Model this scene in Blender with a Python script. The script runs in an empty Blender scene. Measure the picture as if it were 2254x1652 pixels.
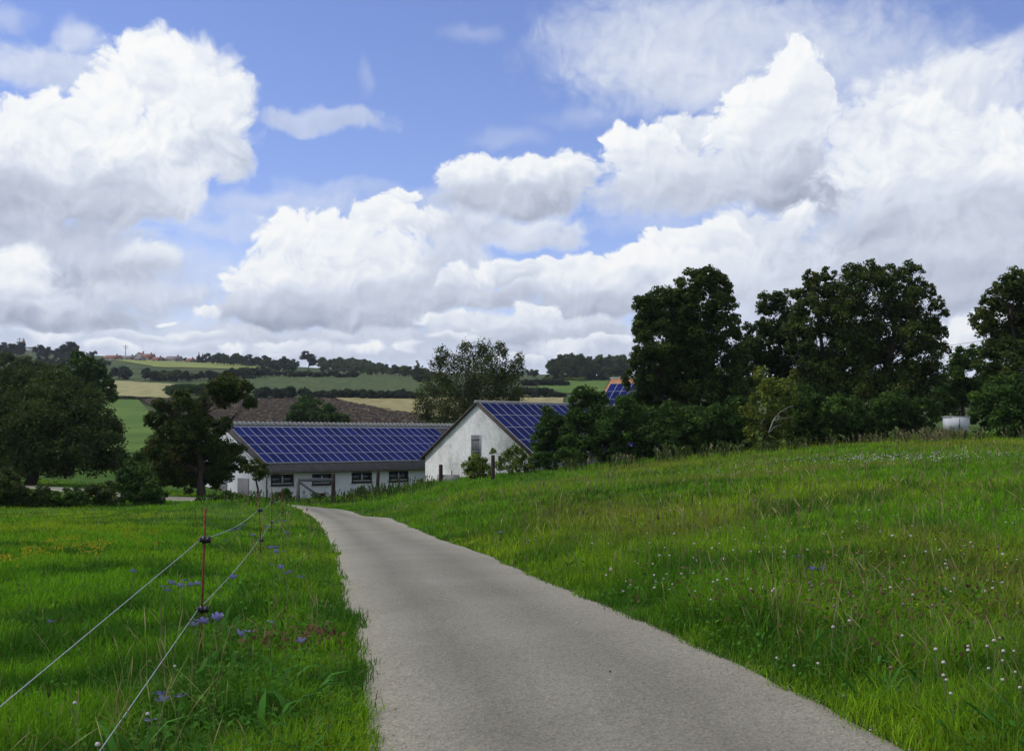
import bpy, math, random
import numpy as np
from mathutils import Vector, Matrix

random.seed(7)
RNG = np.random.default_rng(11)
SC = bpy.context.scene
COL = SC.collection

# ------------------------------------------------------------------ camera geometry
F, CX, CY, HOR = 2520.0, 1127.0, 826.0, 960.0
EYE = 1.6
PITCH = math.atan((HOR - CY) / F)
cp, sp = math.cos(PITCH), math.sin(PITCH)

def ray(px, py):
    px = np.asarray(px, float); py = np.asarray(py, float)
    a = (px - CX) / F; b = (CY - py) / F
    return np.stack([a, cp - b * sp, sp + b * cp], -1)

def at(px, py, Y):
    d = ray(px, py)
    return Vector((d[0] * Y / d[1], Y, EYE + d[2] * Y / d[1]))

def proj(p):
    x, y, z = p[0], p[1], p[2] - EYE
    f = y * cp + z * sp; u = -y * sp + z * cp
    return (round(CX + F * x / f, 1), round(CY - F * u / f, 1))

# ------------------------------------------------------------------ value noise
def vnoise(x, y, scale=1.0, seed=0):
    x = np.asarray(x, float) / scale + 1000.3 + seed * 17.1
    y = np.asarray(y, float) / scale + 1000.7 + seed * 9.7
    xi = np.floor(x).astype(np.int64); yi = np.floor(y).astype(np.int64)
    fx = x - xi; fy = y - yi
    fx = fx * fx * (3 - 2 * fx); fy = fy * fy * (3 - 2 * fy)
    def h(a, b):
        n = (a * 374761393 + b * 668265263 + seed * 974711) & 0xffffffff
        n = ((n ^ (n >> 13)) * 1274126177) & 0xffffffff
        return ((n ^ (n >> 16)) & 0xffff) / 65535.0
    return (h(xi, yi) * (1 - fx) + h(xi + 1, yi) * fx) * (1 - fy) + (h(xi, yi + 1) * (1 - fx) + h(xi + 1, yi + 1) * fx) * fy

def fbm(x, y, scale, seed=0, octs=3):
    v = 0; a = .5; t = 0
    for i in range(octs):
        v = v + a * vnoise(x, y, scale / 2 ** i, seed + i); t += a; a *= .5
    return v / t

# ------------------------------------------------------------------ terrain
CTRL = [  # photo column, photo row, metres away
 (1402,1652,5.8),(0,1652,5.8),(2254,1652,5.6),(700,1652,5.8),
 (1350,1569,6.5),(0,1500,7.8),(2254,1450,8.0),
 (1100,1379,9.9),(300,1400,9.3),(1700,1379,9.2),
 (1005,1297,13.0),(0,1290,12.8),(500,1290,13.0),(1600,1290,11.6),(2254,1290,10.6),
 (877,1201,23.2),(0,1200,21.5),(500,1202,22.5),(1250,1200,19.5),(1650,1200,16.5),(2254,1200,14.6),
 (816,1164,33.6),(250,1162,32.0),(1150,1160,27.0),(1500,1150,23.0),
 (769,1137,45.8),(0,1142,42.0),(450,1130,43.0),(1000,1125,36.0),(1300,1100,31.0),(1700,1100,24.5),(2254,1100,20.5),
 (710,1119,52.0),(560,1106,49.5),(630,1113,47.5),(700,1120,60.0),(770,1118,60.0),(640,1115,57.0),(470,1104,53.0),(0,1122,52.0),(400,1112,54.0),(900,1100,50.0),(1200,1070,46.0),(1600,1040,42.0),(2254,1010,38.0),
 (400,1096,62.0),(600,1103,60.0),(0,1100,60.0),(940,1064,68.0),(1100,1050,66.0),(1250,1034,65.0),(1600,998,64.0),(1900,980,61.0),(2254,968,58.0),
 (0,1070,76.0),(210,1074,76.0),(500,1093,76.0),(750,1095,80.0),(1000,1065,82.0),(1600,990,78.0),(2254,962,72.0),
 (0,1050,95.0),(300,1062,97.0),(620,1092,96.0),(900,1080,100.0),(1400,1000,100.0),(2254,950,100.0),
 (0,985,130.0),(300,995,122.0),(800,990,126.0),(1200,970,130.0),(2254,930,150.0),
 (0,940,170),(300,945,165),(800,945,160.0),(1200,940,170.0),
 (0,880,320.0),(300,882,320.0),(750,880,330.0),(1200,880,330.0),(1700,885,330),(2254,890,320.0),
 (0,832,520.0),(300,832,520.0),(750,832,520.0),(1200,836,520.0),(1700,845,520),(2254,850,520.0),
 (0,800,730.0),(240,802,730.0),(450,807,740.0),(600,814,740.0),(800,820,760.0),(1200,828,760.0),(1700,835,750),(2254,835,760.0),
 (0,769,1020.0),(240,785,1000.0),(440,791,1000.0),(600,803,1000.0),(850,817,1000.0),(1200,824,1000.0),(1700,830,1000),(2254,830,1000.0),
 (0,790,1500.0),(600,830,1500.0),(1200,850,1500.0),(2254,850,1500.0),
 (0,840,2300.0),(1200,890,2300.0),(2254,890,2300.0),
]
def q_coords(x, y):
    Yc = np.maximum(y, 1.0)
    u = np.clip(x / (Yc + 6), -.62, .62)
    return u * 3.0, np.log(Yc + 10.0) * 1.5, Yc

_cx = []; _cy = []; _cz = []
for (a, b, Y) in CTRL:
    p = at(a, b, Y); _cx.append(p.x); _cy.append(Y); _cz.append(p.z - EYE)
    if a in (0, 2254):      # carry the edge of the picture on to both sides
        _cx.append(p.x * 1.45); _cy.append(Y); _cz.append(p.z - EYE)
_cx += [-3, 3, 0]; _cy += [1, 1, 3]; _cz += [-1.6, -1.6, -1.6]
_cx, _cy, _cz = map(np.array, (_cx, _cy, _cz))
_U, _V, _Yc = q_coords(_cx, _cy)
_q = _cz / (_Yc + 15)
def _phi(r2):
    return .5 * r2 * np.log(r2 + 1e-12)
_n = len(_U)
_A = np.zeros((_n + 3, _n + 3))
_A[:_n, :_n] = _phi((_U[:, None] - _U) ** 2 + (_V[:, None] - _V) ** 2) + np.eye(_n) * 2e-4
_A[:_n, _n] = 1; _A[:_n, _n + 1] = _U; _A[:_n, _n + 2] = _V
_A[_n:, :_n] = _A[:_n, _n:].T
_w = np.linalg.solve(_A, np.concatenate([_q, [0, 0, 0]]))

def T(x, y):
    x = np.asarray(x, float); y = np.asarray(y, float)
    sh = np.broadcast(x, y).shape
    x = np.broadcast_to(x, sh).ravel(); y = np.broadcast_to(y, sh).ravel()
    out = np.empty(len(x))
    for i in range(0, len(x), 40000):
        u, v, Yc = q_coords(x[i:i + 40000], y[i:i + 40000])
        k = _phi((u[:, None] - _U) ** 2 + (v[:, None] - _V) ** 2)
        out[i:i + 40000] = (k @ _w[:_n] + _w[_n] + _w[_n + 1] * u + _w[_n + 2] * v) * (Yc + 15)
    out += EYE + (fbm(x, y, 5.0, 3) - .5) * .12
    return out.reshape(sh)

def hits(px, py, off=0.0, ymin=3.0):
    """where the lines of sight through these photo points meet the ground (raised by off)"""
    px = np.atleast_1d(np.asarray(px, float)); py = np.atleast_1d(np.asarray(py, float))
    d = ray(px, py); d = d / d[:, 1:2]
    Ys = np.exp(np.linspace(math.log(ymin), math.log(1600), 260))
    lo = np.full(len(px), Ys[0]); hi = np.full(len(px), Ys[-1]); done = np.zeros(len(px), bool)
    X = d[:, 0][:, None] * Ys; Z = EYE + d[:, 2][:, None] * Ys
    below = Z < T(X, np.broadcast_to(Ys, X.shape)) + off
    idx = np.argmax(below, 1); ok = below.any(1)
    idx = np.where(ok, np.maximum(idx, 1), len(Ys) - 1)
    lo = Ys[idx - 1]; hi = Ys[idx]
    for _ in range(14):
        m = (lo + hi) / 2
        b = EYE + d[:, 2] * m < T(d[:, 0] * m, m) + off
        hi = np.where(b, m, hi); lo = np.where(b, lo, m)
    Y = (lo + hi) / 2
    return np.stack([d[:, 0] * Y, Y, EYE + d[:, 2] * Y], -1)

def hit(px, py, off=0.0):
    return Vector(hits(px, py, off)[0])

def ground(x, y):
    return float(T(x, y))

# ------------------------------------------------------------------ materials
def new_mat(name):
    m = bpy.data.materials.new(name); m.use_nodes = True
    nt = m.node_tree; nt.nodes.clear()
    out = nt.nodes.new('ShaderNodeOutputMaterial')
    return m, nt, out

def N(nt, typ, **kw):
    n = nt.nodes.new(typ)
    for k, v in kw.items():
        if k.startswith('i_'):
            n.inputs[k[2:].replace('_', ' ')].default_value = v
        elif k.startswith('n_'):
            n.inputs[int(k[2:])].default_value = v
        else:
            setattr(n, k, v)
    return n

def ramp(nt, fac, stops, interp='LINEAR'):
    r = nt.nodes.new('ShaderNodeValToRGB'); r.color_ramp.interpolation = interp
    el = r.color_ramp.elements
    while len(el) < len(stops): el.new(.5)
    for e, (p, c) in zip(el, stops):
        e.position = p; e.color = (*c, 1) if len(c) == 3 else c
    nt.links.new(fac, r.inputs[0])
    return r

def mat_noise(name, stops, scale=2.0, rough=.8, bump=0.0, bscale=None, detail=6, metallic=0, spec=.4, stretch=(1, 1, 1), coord='Object', dist=.05):
    m, nt, out = new_mat(name); L = nt.links.new
    tc = N(nt, 'ShaderNodeTexCoord'); mp = N(nt, 'ShaderNodeMapping'); mp.inputs['Scale'].default_value = stretch
    L(tc.outputs[coord], mp.inputs[0])
    no = N(nt, 'ShaderNodeTexNoise'); no.inputs['Scale'].default_value = scale; no.inputs['Detail'].default_value = detail
    no.inputs['Roughness'].default_value = .62
    L(mp.outputs[0], no.inputs['Vector'])
    r = ramp(nt, no.outputs['Fac'], stops)
    b = N(nt, 'ShaderNodeBsdfPrincipled'); b.inputs['Roughness'].default_value = rough
    b.inputs['Metallic'].default_value = metallic; b.inputs['Specular IOR Level'].default_value = spec
    L(r.outputs[0], b.inputs['Base Color'])
    if bump:
        n2 = N(nt, 'ShaderNodeTexNoise'); n2.inputs['Scale'].default_value = bscale or scale * 4; n2.inputs['Detail'].default_value = 4
        L(mp.outputs[0], n2.inputs['Vector'])
        bp = N(nt, 'ShaderNodeBump'); bp.inputs['Strength'].default_value = bump; bp.inputs['Distance'].default_value = dist
        L(n2.outputs['Fac'], bp.inputs['Height']); L(bp.outputs[0], b.inputs['Normal'])
    L(b.outputs[0], out.inputs[0])
    return m

def mat_leaf(name, c0, c1, c2, trans=.3, rough=.6, spec=.08):
    """foliage: every leaf has its own 'tint' between three greens"""
    m, nt, out = new_mat(name); L = nt.links.new
    a = N(nt, 'ShaderNodeAttribute', attribute_name='tint')
    r = ramp(nt, a.outputs['Fac'], [(0, c0), (.55, c1), (1, c2)])  # last stop is brightened: sunlit leaf specks painted into the colour
    b = N(nt, 'ShaderNodeBsdfPrincipled'); b.inputs['Roughness'].default_value = rough; b.inputs['Specular IOR Level'].default_value = spec
    t = N(nt, 'ShaderNodeBsdfTranslucent')
    mx = N(nt, 'ShaderNodeMixShader'); mx.inputs[0].default_value = trans
    hs = N(nt, 'ShaderNodeHueSaturation'); hs.inputs['Value'].default_value = 1.4; hs.inputs['Hue'].default_value = .485
    L(r.outputs[0], b.inputs['Base Color']); L(r.outputs[0], hs.inputs['Color']); L(hs.outputs[0], t.inputs[0])
    L(b.outputs[0], mx.inputs[1]); L(t.outputs[0], mx.inputs[2]); L(mx.outputs[0], out.inputs[0])
    return m

def mat_vcol(name, trans=.3, rough=.6, spec=.25):
    m, nt, out = new_mat(name); L = nt.links.new
    a = N(nt, 'ShaderNodeAttribute', attribute_name='Col')
    b = N(nt, 'ShaderNodeBsdfPrincipled'); b.inputs['Roughness'].default_value = rough; b.inputs['Specular IOR Level'].default_value = spec
    t = N(nt, 'ShaderNodeBsdfTranslucent'); mx = N(nt, 'ShaderNodeMixShader'); mx.inputs[0].default_value = trans
    L(a.outputs['Color'], b.inputs['Base Color']); L(a.outputs['Color'], t.inputs[0])
    L(b.outputs[0], mx.inputs[1]); L(t.outputs[0], mx.inputs[2]); L(mx.outputs[0], out.inputs[0])
    return m

def S(r, g, b):     # 0-255 screen colour to linear
    f = lambda c: (c / 255 / 12.92) if c / 255 <= .04045 else ((c / 255 + .055) / 1.055) ** 2.4
    return (f(r), f(g), f(b))

# ------------------------------------------------------------------ mesh helpers
def np_mesh(name, V, loops, sizes, mats, mat_idx=None, smooth=False, attrs=None):
    me = bpy.data.meshes.new(name)
    V = np.asarray(V, np.float32); loops = np.asarray(loops, np.int32).ravel(); sizes = np.asarray(sizes, np.int32)
    me.vertices.add(len(V)); me.vertices.foreach_set('co', V.ravel())
    me.loops.add(len(loops)); me.loops.foreach_set('vertex_index', loops)
    me.polygons.add(len(sizes))
    st = np.zeros(len(sizes), np.int32); st[1:] = np.cumsum(sizes)[:-1]
    me.polygons.foreach_set('loop_start', st)
    if mat_idx is not None: me.polygons.foreach_set('material_index', np.asarray(mat_idx, np.int32))
    if smooth: me.polygons.foreach_set('use_smooth', np.ones(len(sizes), bool))
    for m in (mats if isinstance(mats, (list, tuple)) else [mats]): me.materials.append(m)
    for k, (typ, data) in (attrs or {}).items():
        at_ = me.attributes.new(k, typ, 'POINT')
        at_.data.foreach_set('color' if 'COLOR' in typ else 'value', np.asarray(data, np.float32).ravel())
    me.update(calc_edges=True)
    return me

def link(name, me, parent=None, **props):
    o = bpy.data.objects.new(name, me); COL.objects.link(o)
    if parent is not None: o.parent = parent
    for k, v in props.items():
        if v: o[k] = v
    return o

def thing(name, loc, label, cat, group=None, rz=0):
    o = bpy.data.objects.new(name, None); COL.objects.link(o)
    o.location = loc; o.rotation_euler = (0, 0, rz); o['label'] = label; o['category'] = cat
    if group: o['group'] = group
    return o

class MB:
    """collects shapes for ONE mesh"""
    def __init__(s): s.V = []; s.F = []; s.M = []
    def add(s, V, Fs, m=0):
        b = len(s.V); s.V += [tuple(v) for v in V]
        for f in Fs: s.F.append(tuple(b + i for i in f)); s.M.append(m)
    def box(s, a, b, m=0):
        (x0, y0, z0), (x1, y1, z1) = a, b
        V = [(x0,y0,z0),(x1,y0,z0),(x1,y1,z0),(x0,y1,z0),(x0,y0,z1),(x1,y0,z1),(x1,y1,z1),(x0,y1,z1)]
        s.add(V, [(0,3,2,1),(4,5,6,7),(0,1,5,4),(1,2,6,5),(2,3,7,6),(3,0,4,7)], m)
    def beam(s, p, q, w, t, m=0, up=(0, 0, 1)):
        p = Vector(p); q = Vector(q); d = (q - p).normalized(); u = Vector(up)
        a = d.cross(u); a = a.normalized() if a.length > 1e-4 else Vector((1, 0, 0)); b = a.cross(d)
        a *= w / 2; b *= t / 2
        V = [p-a-b, p+a-b, p+a+b, p-a+b, q-a-b, q+a-b, q+a+b, q-a+b]
        s.add(V, [(0,3,2,1),(4,5,6,7),(0,1,5,4),(1,2,6,5),(2,3,7,6),(3,0,4,7)], m)
    def tube(s, pts, rad, n=8, m=0, cap=True):
        pts = [Vector(p) for p in pts]
        b = len(s.V); a = None
        for i, p in enumerate(pts):
            d = (pts[min(i + 1, len(pts) - 1)] - pts[max(i - 1, 0)])
            d = d.normalized() if d.length > 1e-9 else Vector((0, 0, 1))
            if a is None: a = d.orthogonal().normalized()
            a = (a - d * a.dot(d)); a = a.normalized() if a.length > 1e-6 else d.orthogonal().normalized()
            c = d.cross(a); r = rad[i] if hasattr(rad, '__len__') else rad
            for k in range(n):
                t = 2 * math.pi * k / n
                s.V.append(tuple(p + (a * math.cos(t) + c * math.sin(t)) * r))
        for i in range(len(pts) - 1):
            for k in range(n):
                k2 = (k + 1) % n
                s.F.append((b + i*n + k, b + i*n + k2, b + (i+1)*n + k2, b + (i+1)*n + k)); s.M.append(m)
        if cap:
            s.F.append(tuple(b + k for k in range(n))[::-1]); s.M.append(m)
            s.F.append(tuple(b + (len(pts)-1)*n + k for k in range(n))); s.M.append(m)
    def mesh(s, name, mats, smooth=False, bevel=0):
        me = np_mesh(name, s.V, [i for f in s.F for i in f], [len(f) for f in s.F], mats, s.M, smooth)
        return me
    def build(s, name, mats, parent=None, smooth=False, **props):
        return link(name, s.mesh(name, mats, smooth), parent, **props)

# ------------------------------------------------------------------ camera, world, sun
cam = bpy.data.cameras.new('camera'); camo = bpy.data.objects.new('camera', cam); COL.objects.link(camo)
cam.sensor_width = 36; cam.lens = 36 * F / 2254; cam.clip_start = .05; cam.clip_end = 6000
camo.location = (0, 0, EYE); camo.rotation_euler = (math.pi / 2 + PITCH, 0, 0)
SC.camera = camo
SC.view_settings.view_transform = 'Standard'; SC.view_settings.look = 'None'
SC.view_settings.gamma = 1; SC.view_settings.exposure = 0
SC.render.film_transparent = False
SC.cycles.max_bounces = 6; SC.cycles.transparent_max_bounces = 8; SC.cycles.diffuse_bounces = 3
SC.cycles.use_denoising = True

SUN_AZ, SUN_EL = math.radians(-90), math.radians(48)   # sun high to the left, ahead of the camera
sd = Vector((math.sin(SUN_AZ) * math.cos(SUN_EL), math.cos(SUN_AZ) * math.cos(SUN_EL), math.sin(SUN_EL)))
sun = bpy.data.lights.new('sun', 'SUN'); sun.energy = 2.5; sun.angle = math.radians(4); sun.color = (1, .96, .9)
suno = bpy.data.objects.new('sun', sun); COL.objects.link(suno)
suno.rotation_euler = (-sd).to_track_quat('-Z', 'Y').to_euler(); suno.location = (0, 0, 60)

# cloud masses, back to front: x, y, rx, ry (photo units), softness, opacity, bright top, dark base
CLOUDS = [
 # thin veils
 (1560,110,330,120,.55,.62,.90,.86),(1440,40,200,90,.7,.40,.85,.82),(1900,140,230,90,.6,.55,.90,.86),(2170,230,190,90,.5,.75,.93,.88),
 (1290,110,130,40,.8,.28,.85,.82),(1750,30,260,45,.8,.28,.85,.82),(1480,180,200,70,.6,.62,.91,.88),(2230,110,70,35,.6,.7,.92,.88),
 (700,262,150,26,.35,.62,.80,.76),(640,452,230,28,.55,.5,.82,.78),(520,495,180,26,.6,.45,.84,.80),(760,418,150,22,.6,.35,.84,.8),
 (805,185,18,34,.8,.22,.85,.8),(1040,72,60,18,.8,.2,.85,.8),(20,35,50,26,.6,.4,.85,.8),(1120,300,80,18,.8,.25,.82,.8),(1270,262,90,16,.8,.25,.82,.8),
 (1000,470,120,60,.5,.6,.85,.75),(420,620,260,90,.6,.55,.78,.74),(1450,490,160,26,.7,.35,.85,.8),
 # haze of far cloud low over the hills
 (300,760,700,70,.45,.85,.80,.74),(1100,770,700,60,.45,.85,.80,.74),(1900,740,700,120,.45,.9,.80,.74),
 # left cumulus
 (110,150,160,52,.4,.72,.90,.84),(190,84,50,34,.5,.6,.92,.84),(350,110,75,42,.25,.9,.97,.9),(455,140,80,60,.3,.9,.97,.88),
 (360,180,140,95,.15,1,.99,.92),(470,230,95,95,.2,1,.98,.84),(225,230,90,70,.12,1,1,.95),(80,275,110,75,.1,1,1,.95),
 (500,330,60,70,.3,1,.86,.76),(430,300,125,100,.25,1,.95,.82),(220,330,260,120,.2,1,1,.86),(60,360,200,110,.2,1,.98,.84),
 (385,420,80,62,.3,1,.93,.82),(110,440,250,60,.35,1,.76,.70),(280,460,110,42,.35,.95,.80,.72),(40,510,260,44,.4,.95,.74,.68),
 (475,190,55,24,.3,.8,1,.97),
 (150,600,220,110,.45,.95,.78,.70),(35,590,75,55,.3,1,.98,.86),(10,650,90,70,.3,1,.95,.8),(345,575,85,34,.3,.95,.92,.76),(250,600,90,50,.4,.8,.80,.74),
 (120,690,190,48,.35,.95,.82,.68),(120,668,52,22,.3,.95,.92,.82),(300,655,200,34,.5,.8,.86,.76),(40,700,140,26,.35,.9,.76,.68),
 # centre cumulus
 (560,640,70,90,.12,1,.98,.84),(650,545,105,85,.1,1,1,.94),(745,525,115,68,.1,1,1,.94),(860,480,85,48,.1,1,1,.94),(895,435,48,22,.15,1,1,.96),
 (960,500,70,42,.2,1,.97,.85),(640,630,140,80,.18,1,.99,.84),(820,600,170,100,.2,1,.97,.84),(560,690,110,38,.3,1,.86,.72),
 (780,690,300,52,.3,1,.78,.69),(640,705,140,26,.35,1,.72,.66),(950,640,120,50,.35,.9,.80,.74),
 # upper middle cumulus
 (1250,385,70,60,.12,1,.96,.84),(1060,380,100,58,.12,1,.98,.84),(1180,385,90,48,.14,1,.97,.84),(1130,440,170,44,.35,1,.78,.70),
 (1190,510,110,42,.3,.9,.90,.80),(1000,560,120,48,.3,.9,.86,.78),(1050,500,90,40,.35,.85,.84,.76),
 # tower
 (1520,290,70,56,.12,1,.94,.84),(1370,305,52,36,.1,1,1,.92),(1420,330,110,62,.1,1,.99,.86),(1500,385,210,62,.25,1,.90,.80),
 (1745,165,78,82,.08,1,1,.97),(1700,240,115,95,.08,1,1,.94),(1650,300,90,80,.12,1,.99,.88),(1790,240,55,90,.15,1,.92,.80),
 (1730,350,110,100,.3,1,.88,.72),(1500,430,260,44,.4,.85,.82,.76),(1770,430,130,70,.4,1,.72,.66),(1600,420,120,50,.45,.8,.8,.74),
 # right mass
 (2000,270,170,120,.3,.95,.95,.90),(2110,190,130,70,.4,.8,.93,.90),(2035,255,80,58,.15,1,1,.93),(1900,330,90,110,.3,.9,.93,.84),
 (2010,390,210,100,.25,1,.96,.86),(2180,330,130,90,.25,1,.97,.88),(2240,400,90,90,.2,1,.99,.88),(2060,470,250,74,.35,1,.86,.75),
 (1960,530,220,60,.4,1,.76,.70),(2160,500,160,70,.35,1,.80,.73),(2100,600,260,90,.35,1,.80,.72),
 # rows below
 (1755,490,50,44,.2,1,.97,.88),(1640,520,90,60,.3,1,.92,.82),(1700,560,180,70,.35,1,.88,.78),
 (1570,530,85,42,.1,1,1,.93),(1480,540,85,42,.1,1,1,.93),(1395,575,95,36,.1,1,1,.92),(1260,590,95,38,.1,1,1,.90),(1190,600,70,42,.12,1,1,.9),
 (1450,600,220,58,.2,1,.99,.84),(1260,630,180,40,.25,1,.94,.80),(1620,620,200,60,.35,1,.88,.78),(1800,640,240,60,.4,1,.82,.74),
 (1020,610,75,34,.15,1,.97,.82),(1110,592,70,38,.15,1,.98,.84),(1060,650,150,34,.3,1,.80,.72),(1330,670,260,34,.35,1,.76,.70),
 (990,705,70,34,.2,1,.96,.82),(1170,700,75,42,.15,1,.97,.84),(1080,720,130,34,.25,1,.90,.78),(1290,715,130,34,.3,1,.86,.76),(1180,748,260,22,.3,1,.78,.72),
 (912,766,34,22,.2,1,1,.94),(870,740,90,20,.4,.8,.84,.76),(1230,765,90,24,.25,.95,.94,.86),
 (440,693,38,14,.25,1,.97,.90),(350,706,18,6,.3,1,1,.96),(560,738,120,18,.35,.9,.84,.78),(300,742,80,12,.35,.8,.92,.84),(730,745,110,16,.35,.9,.84,.76),
 (400,765,150,14,.4,.8,.9,.84),(700,775,160,14,.4,.8,.9,.82),
 (500,772,46,13,.25,.9,.99,.9),(615,757,60,14,.25,.9,.97,.87),(815,772,52,15,.25,.9,.98,.88),(1000,745,60,14,.3,.9,.95,.86),(240,765,60,13,.3,.85,.97,.88),(110,742,70,16,.3,.9,.95,.84),(420,738,60,12,.3,.85,.95,.86),(1350,752,70,16,.25,.9,.97,.87),(1120,790,80,12,.3,.9,.96,.88),
 (2170,740,120,60,.2,1,.97,.86),(2090,640,150,44,.35,1,.78,.72),(1960,600,180,40,.4,.9,.76,.72),
]
def build_world():
    w = bpy.data.worlds.new('World'); SC.world = w; w.use_nodes = True
    nt = w.node_tree; nt.nodes.clear(); L = nt.links.new
    def math_(op, a, b=None, c=None, clamp=False):
        n = nt.nodes.new('ShaderNodeMath'); n.operation = op; n.use_clamp = clamp
        for i, v in enumerate((a, b, c)):
            if v is None: continue
            if isinstance(v, (int, float)): n.inputs[i].default_value = v
            else: L(v, n.inputs[i])
        return n.outputs[0]
    def vec(op, a, b):
        n = nt.nodes.new('ShaderNodeVectorMath'); n.operation = op
        for i, v in enumerate((a, b)):
            if v is None: continue
            if isinstance(v, tuple): n.inputs[i].default_value = v
            else: L(v, n.inputs[i])
        return n.outputs[1] if op == 'LENGTH' else n.outputs[0]
    def mrange(v, a, b, c=0., d=1., smooth=True):
        n = nt.nodes.new('ShaderNodeMapRange'); n.interpolation_type = 'SMOOTHSTEP' if smooth else 'LINEAR'
        L(v, n.inputs[0])
        for i, q in zip((1, 2, 3, 4), (a, b, c, d)): n.inputs[i].default_value = q
        return n.outputs[0]
    def noise(v, scale, detail, rough, col=False):
        n = nt.nodes.new('ShaderNodeTexNoise'); n.noise_dimensions = '2D'
        n.inputs['Scale'].default_value = scale; n.inputs['Detail'].default_value = detail; n.inputs['Roughness'].default_value = rough
        L(v, n.inputs['Vector']); return n.outputs['Color' if col else 'Fac']
    tc = nt.nodes.new('ShaderNodeTexCoord')
    sx = nt.nodes.new('ShaderNodeSeparateXYZ'); L(tc.outputs['Generated'], sx.inputs[0])
    A = math_('MULTIPLY', math_('ARCTAN2', sx.outputs[0], sx.outputs[1]), F)
    E = math_('MULTIPLY', math_('ARCSINE', sx.outputs[2]), F)
    cb = nt.nodes.new('ShaderNodeCombineXYZ'); L(A, cb.inputs[0]); L(E, cb.inputs[1])
    P = cb.outputs[0]
    w1 = noise(P, 1 / 150., 3, .5, True)
    PW = vec('ADD', P, vec('MULTIPLY', vec('SUBTRACT', w1, (.5, .5, .5)), (105, 75, 0)))
    w2 = noise(PW, 1 / 36., 4, .55, True)
    PV = vec('ADD', PW, vec('MULTIPLY', vec('SUBTRACT', w2, (.5, .5, .5)), (24, 18, 0)))
    vo = nt.nodes.new('ShaderNodeTexVoronoi'); vo.voronoi_dimensions = '2D'; vo.feature = 'F1'
    vo.inputs['Scale'].default_value = 1 / 46.; vo.inputs['Detail'].default_value = 2; vo.inputs['Roughness'].default_value = .5; vo.inputs['Lacunarity'].default_value = 2.3
    L(PV, vo.inputs['Vector']); V = vo.outputs['Distance']
    nf = noise(PW, 1 / 75., 4, .5); nf2 = noise(vec('ADD', PW, (9., -14., 0)), 1 / 75., 4, .5)
    lowf = noise(P, 1 / 190., 4, .5)
    puff = math_('MULTIPLY', math_('SUBTRACT', V, .42), .30)
    sh_add = math_('ADD', math_('MULTIPLY', math_('SUBTRACT', nf2, nf), .75), math_('MULTIPLY', math_('SUBTRACT', .42, V), .11))
    sh_add = math_('ADD', sh_add, math_('MULTIPLY', math_('SUBTRACT', lowf, .5), .22))
    def with_z(v):
        n = nt.nodes.new('ShaderNodeSeparateXYZ'); L(v, n.inputs[0]); c = nt.nodes.new('ShaderNodeCombineXYZ')
        L(n.outputs[0], c.inputs[0]); L(n.outputs[1], c.inputs[1]); L(math_('MULTIPLY', sh_add, 1.7), c.inputs[2]); return c.outputs[0]
    PV, PW = with_z(PV), with_z(PW)
    sky = nt.nodes.new('ShaderNodeTexSky'); sky.sky_type = 'NISHITA'; sky.sun_disc = False
    sky.sun_elevation = SUN_EL; sky.sun_rotation = SUN_AZ; sky.air_density = 1.0; sky.dust_density = .0; sky.ozone_density = 2.0
    tint = nt.nodes.new('ShaderNodeMix'); tint.data_type = 'RGBA'; tint.blend_type = 'MULTIPLY'; tint.inputs[0].default_value = 1
    L(sky.outputs[0], tint.inputs[6]); tint.inputs[7].default_value = (*[c * SKY_STR for c in SKY_TINT], 1)
    skycol = tint.outputs[2]
    SOFTER = .03
    STOPS = [(.0, (0, 0, 0)), (.55, S(118, 128, 152)), (.66, S(166, 174, 194)), (.75, S(195, 203, 219)), (.85, S(220, 227, 240)), (.95, S(243, 247, 251)), (1., S(254, 254, 253))]
    def finish(alpha, shade):
        cr = ramp(nt, shade, STOPS)
        m = nt.nodes.new('ShaderNodeMix'); m.data_type = 'RGBA'
        L(alpha, m.inputs[0]); L(skycol, m.inputs[6]); L(cr.outputs[0], m.inputs[7])
        bg = nt.nodes.new('ShaderNodeBackground'); bg.inputs[1].default_value = 1.; L(m.outputs[2], bg.inputs[0]); return bg.outputs[0]
    low_haze = mrange(E, 190., 20., 0., .95)
    cl = []
    for (x, y, rx, ry, soft, op, top, base) in CLOUDS:
        if soft < .3: soft = min(.29, soft + SOFTER)
        base -= .045 if base > .82 else 0.; top = min(top, .985)
        d = ray(x, y); d = d / np.linalg.norm(d)
        cl.append((math.atan2(d[0], d[1]) * F, math.asin(d[2]) * F, rx, ry, soft, op, top, base))
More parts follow.
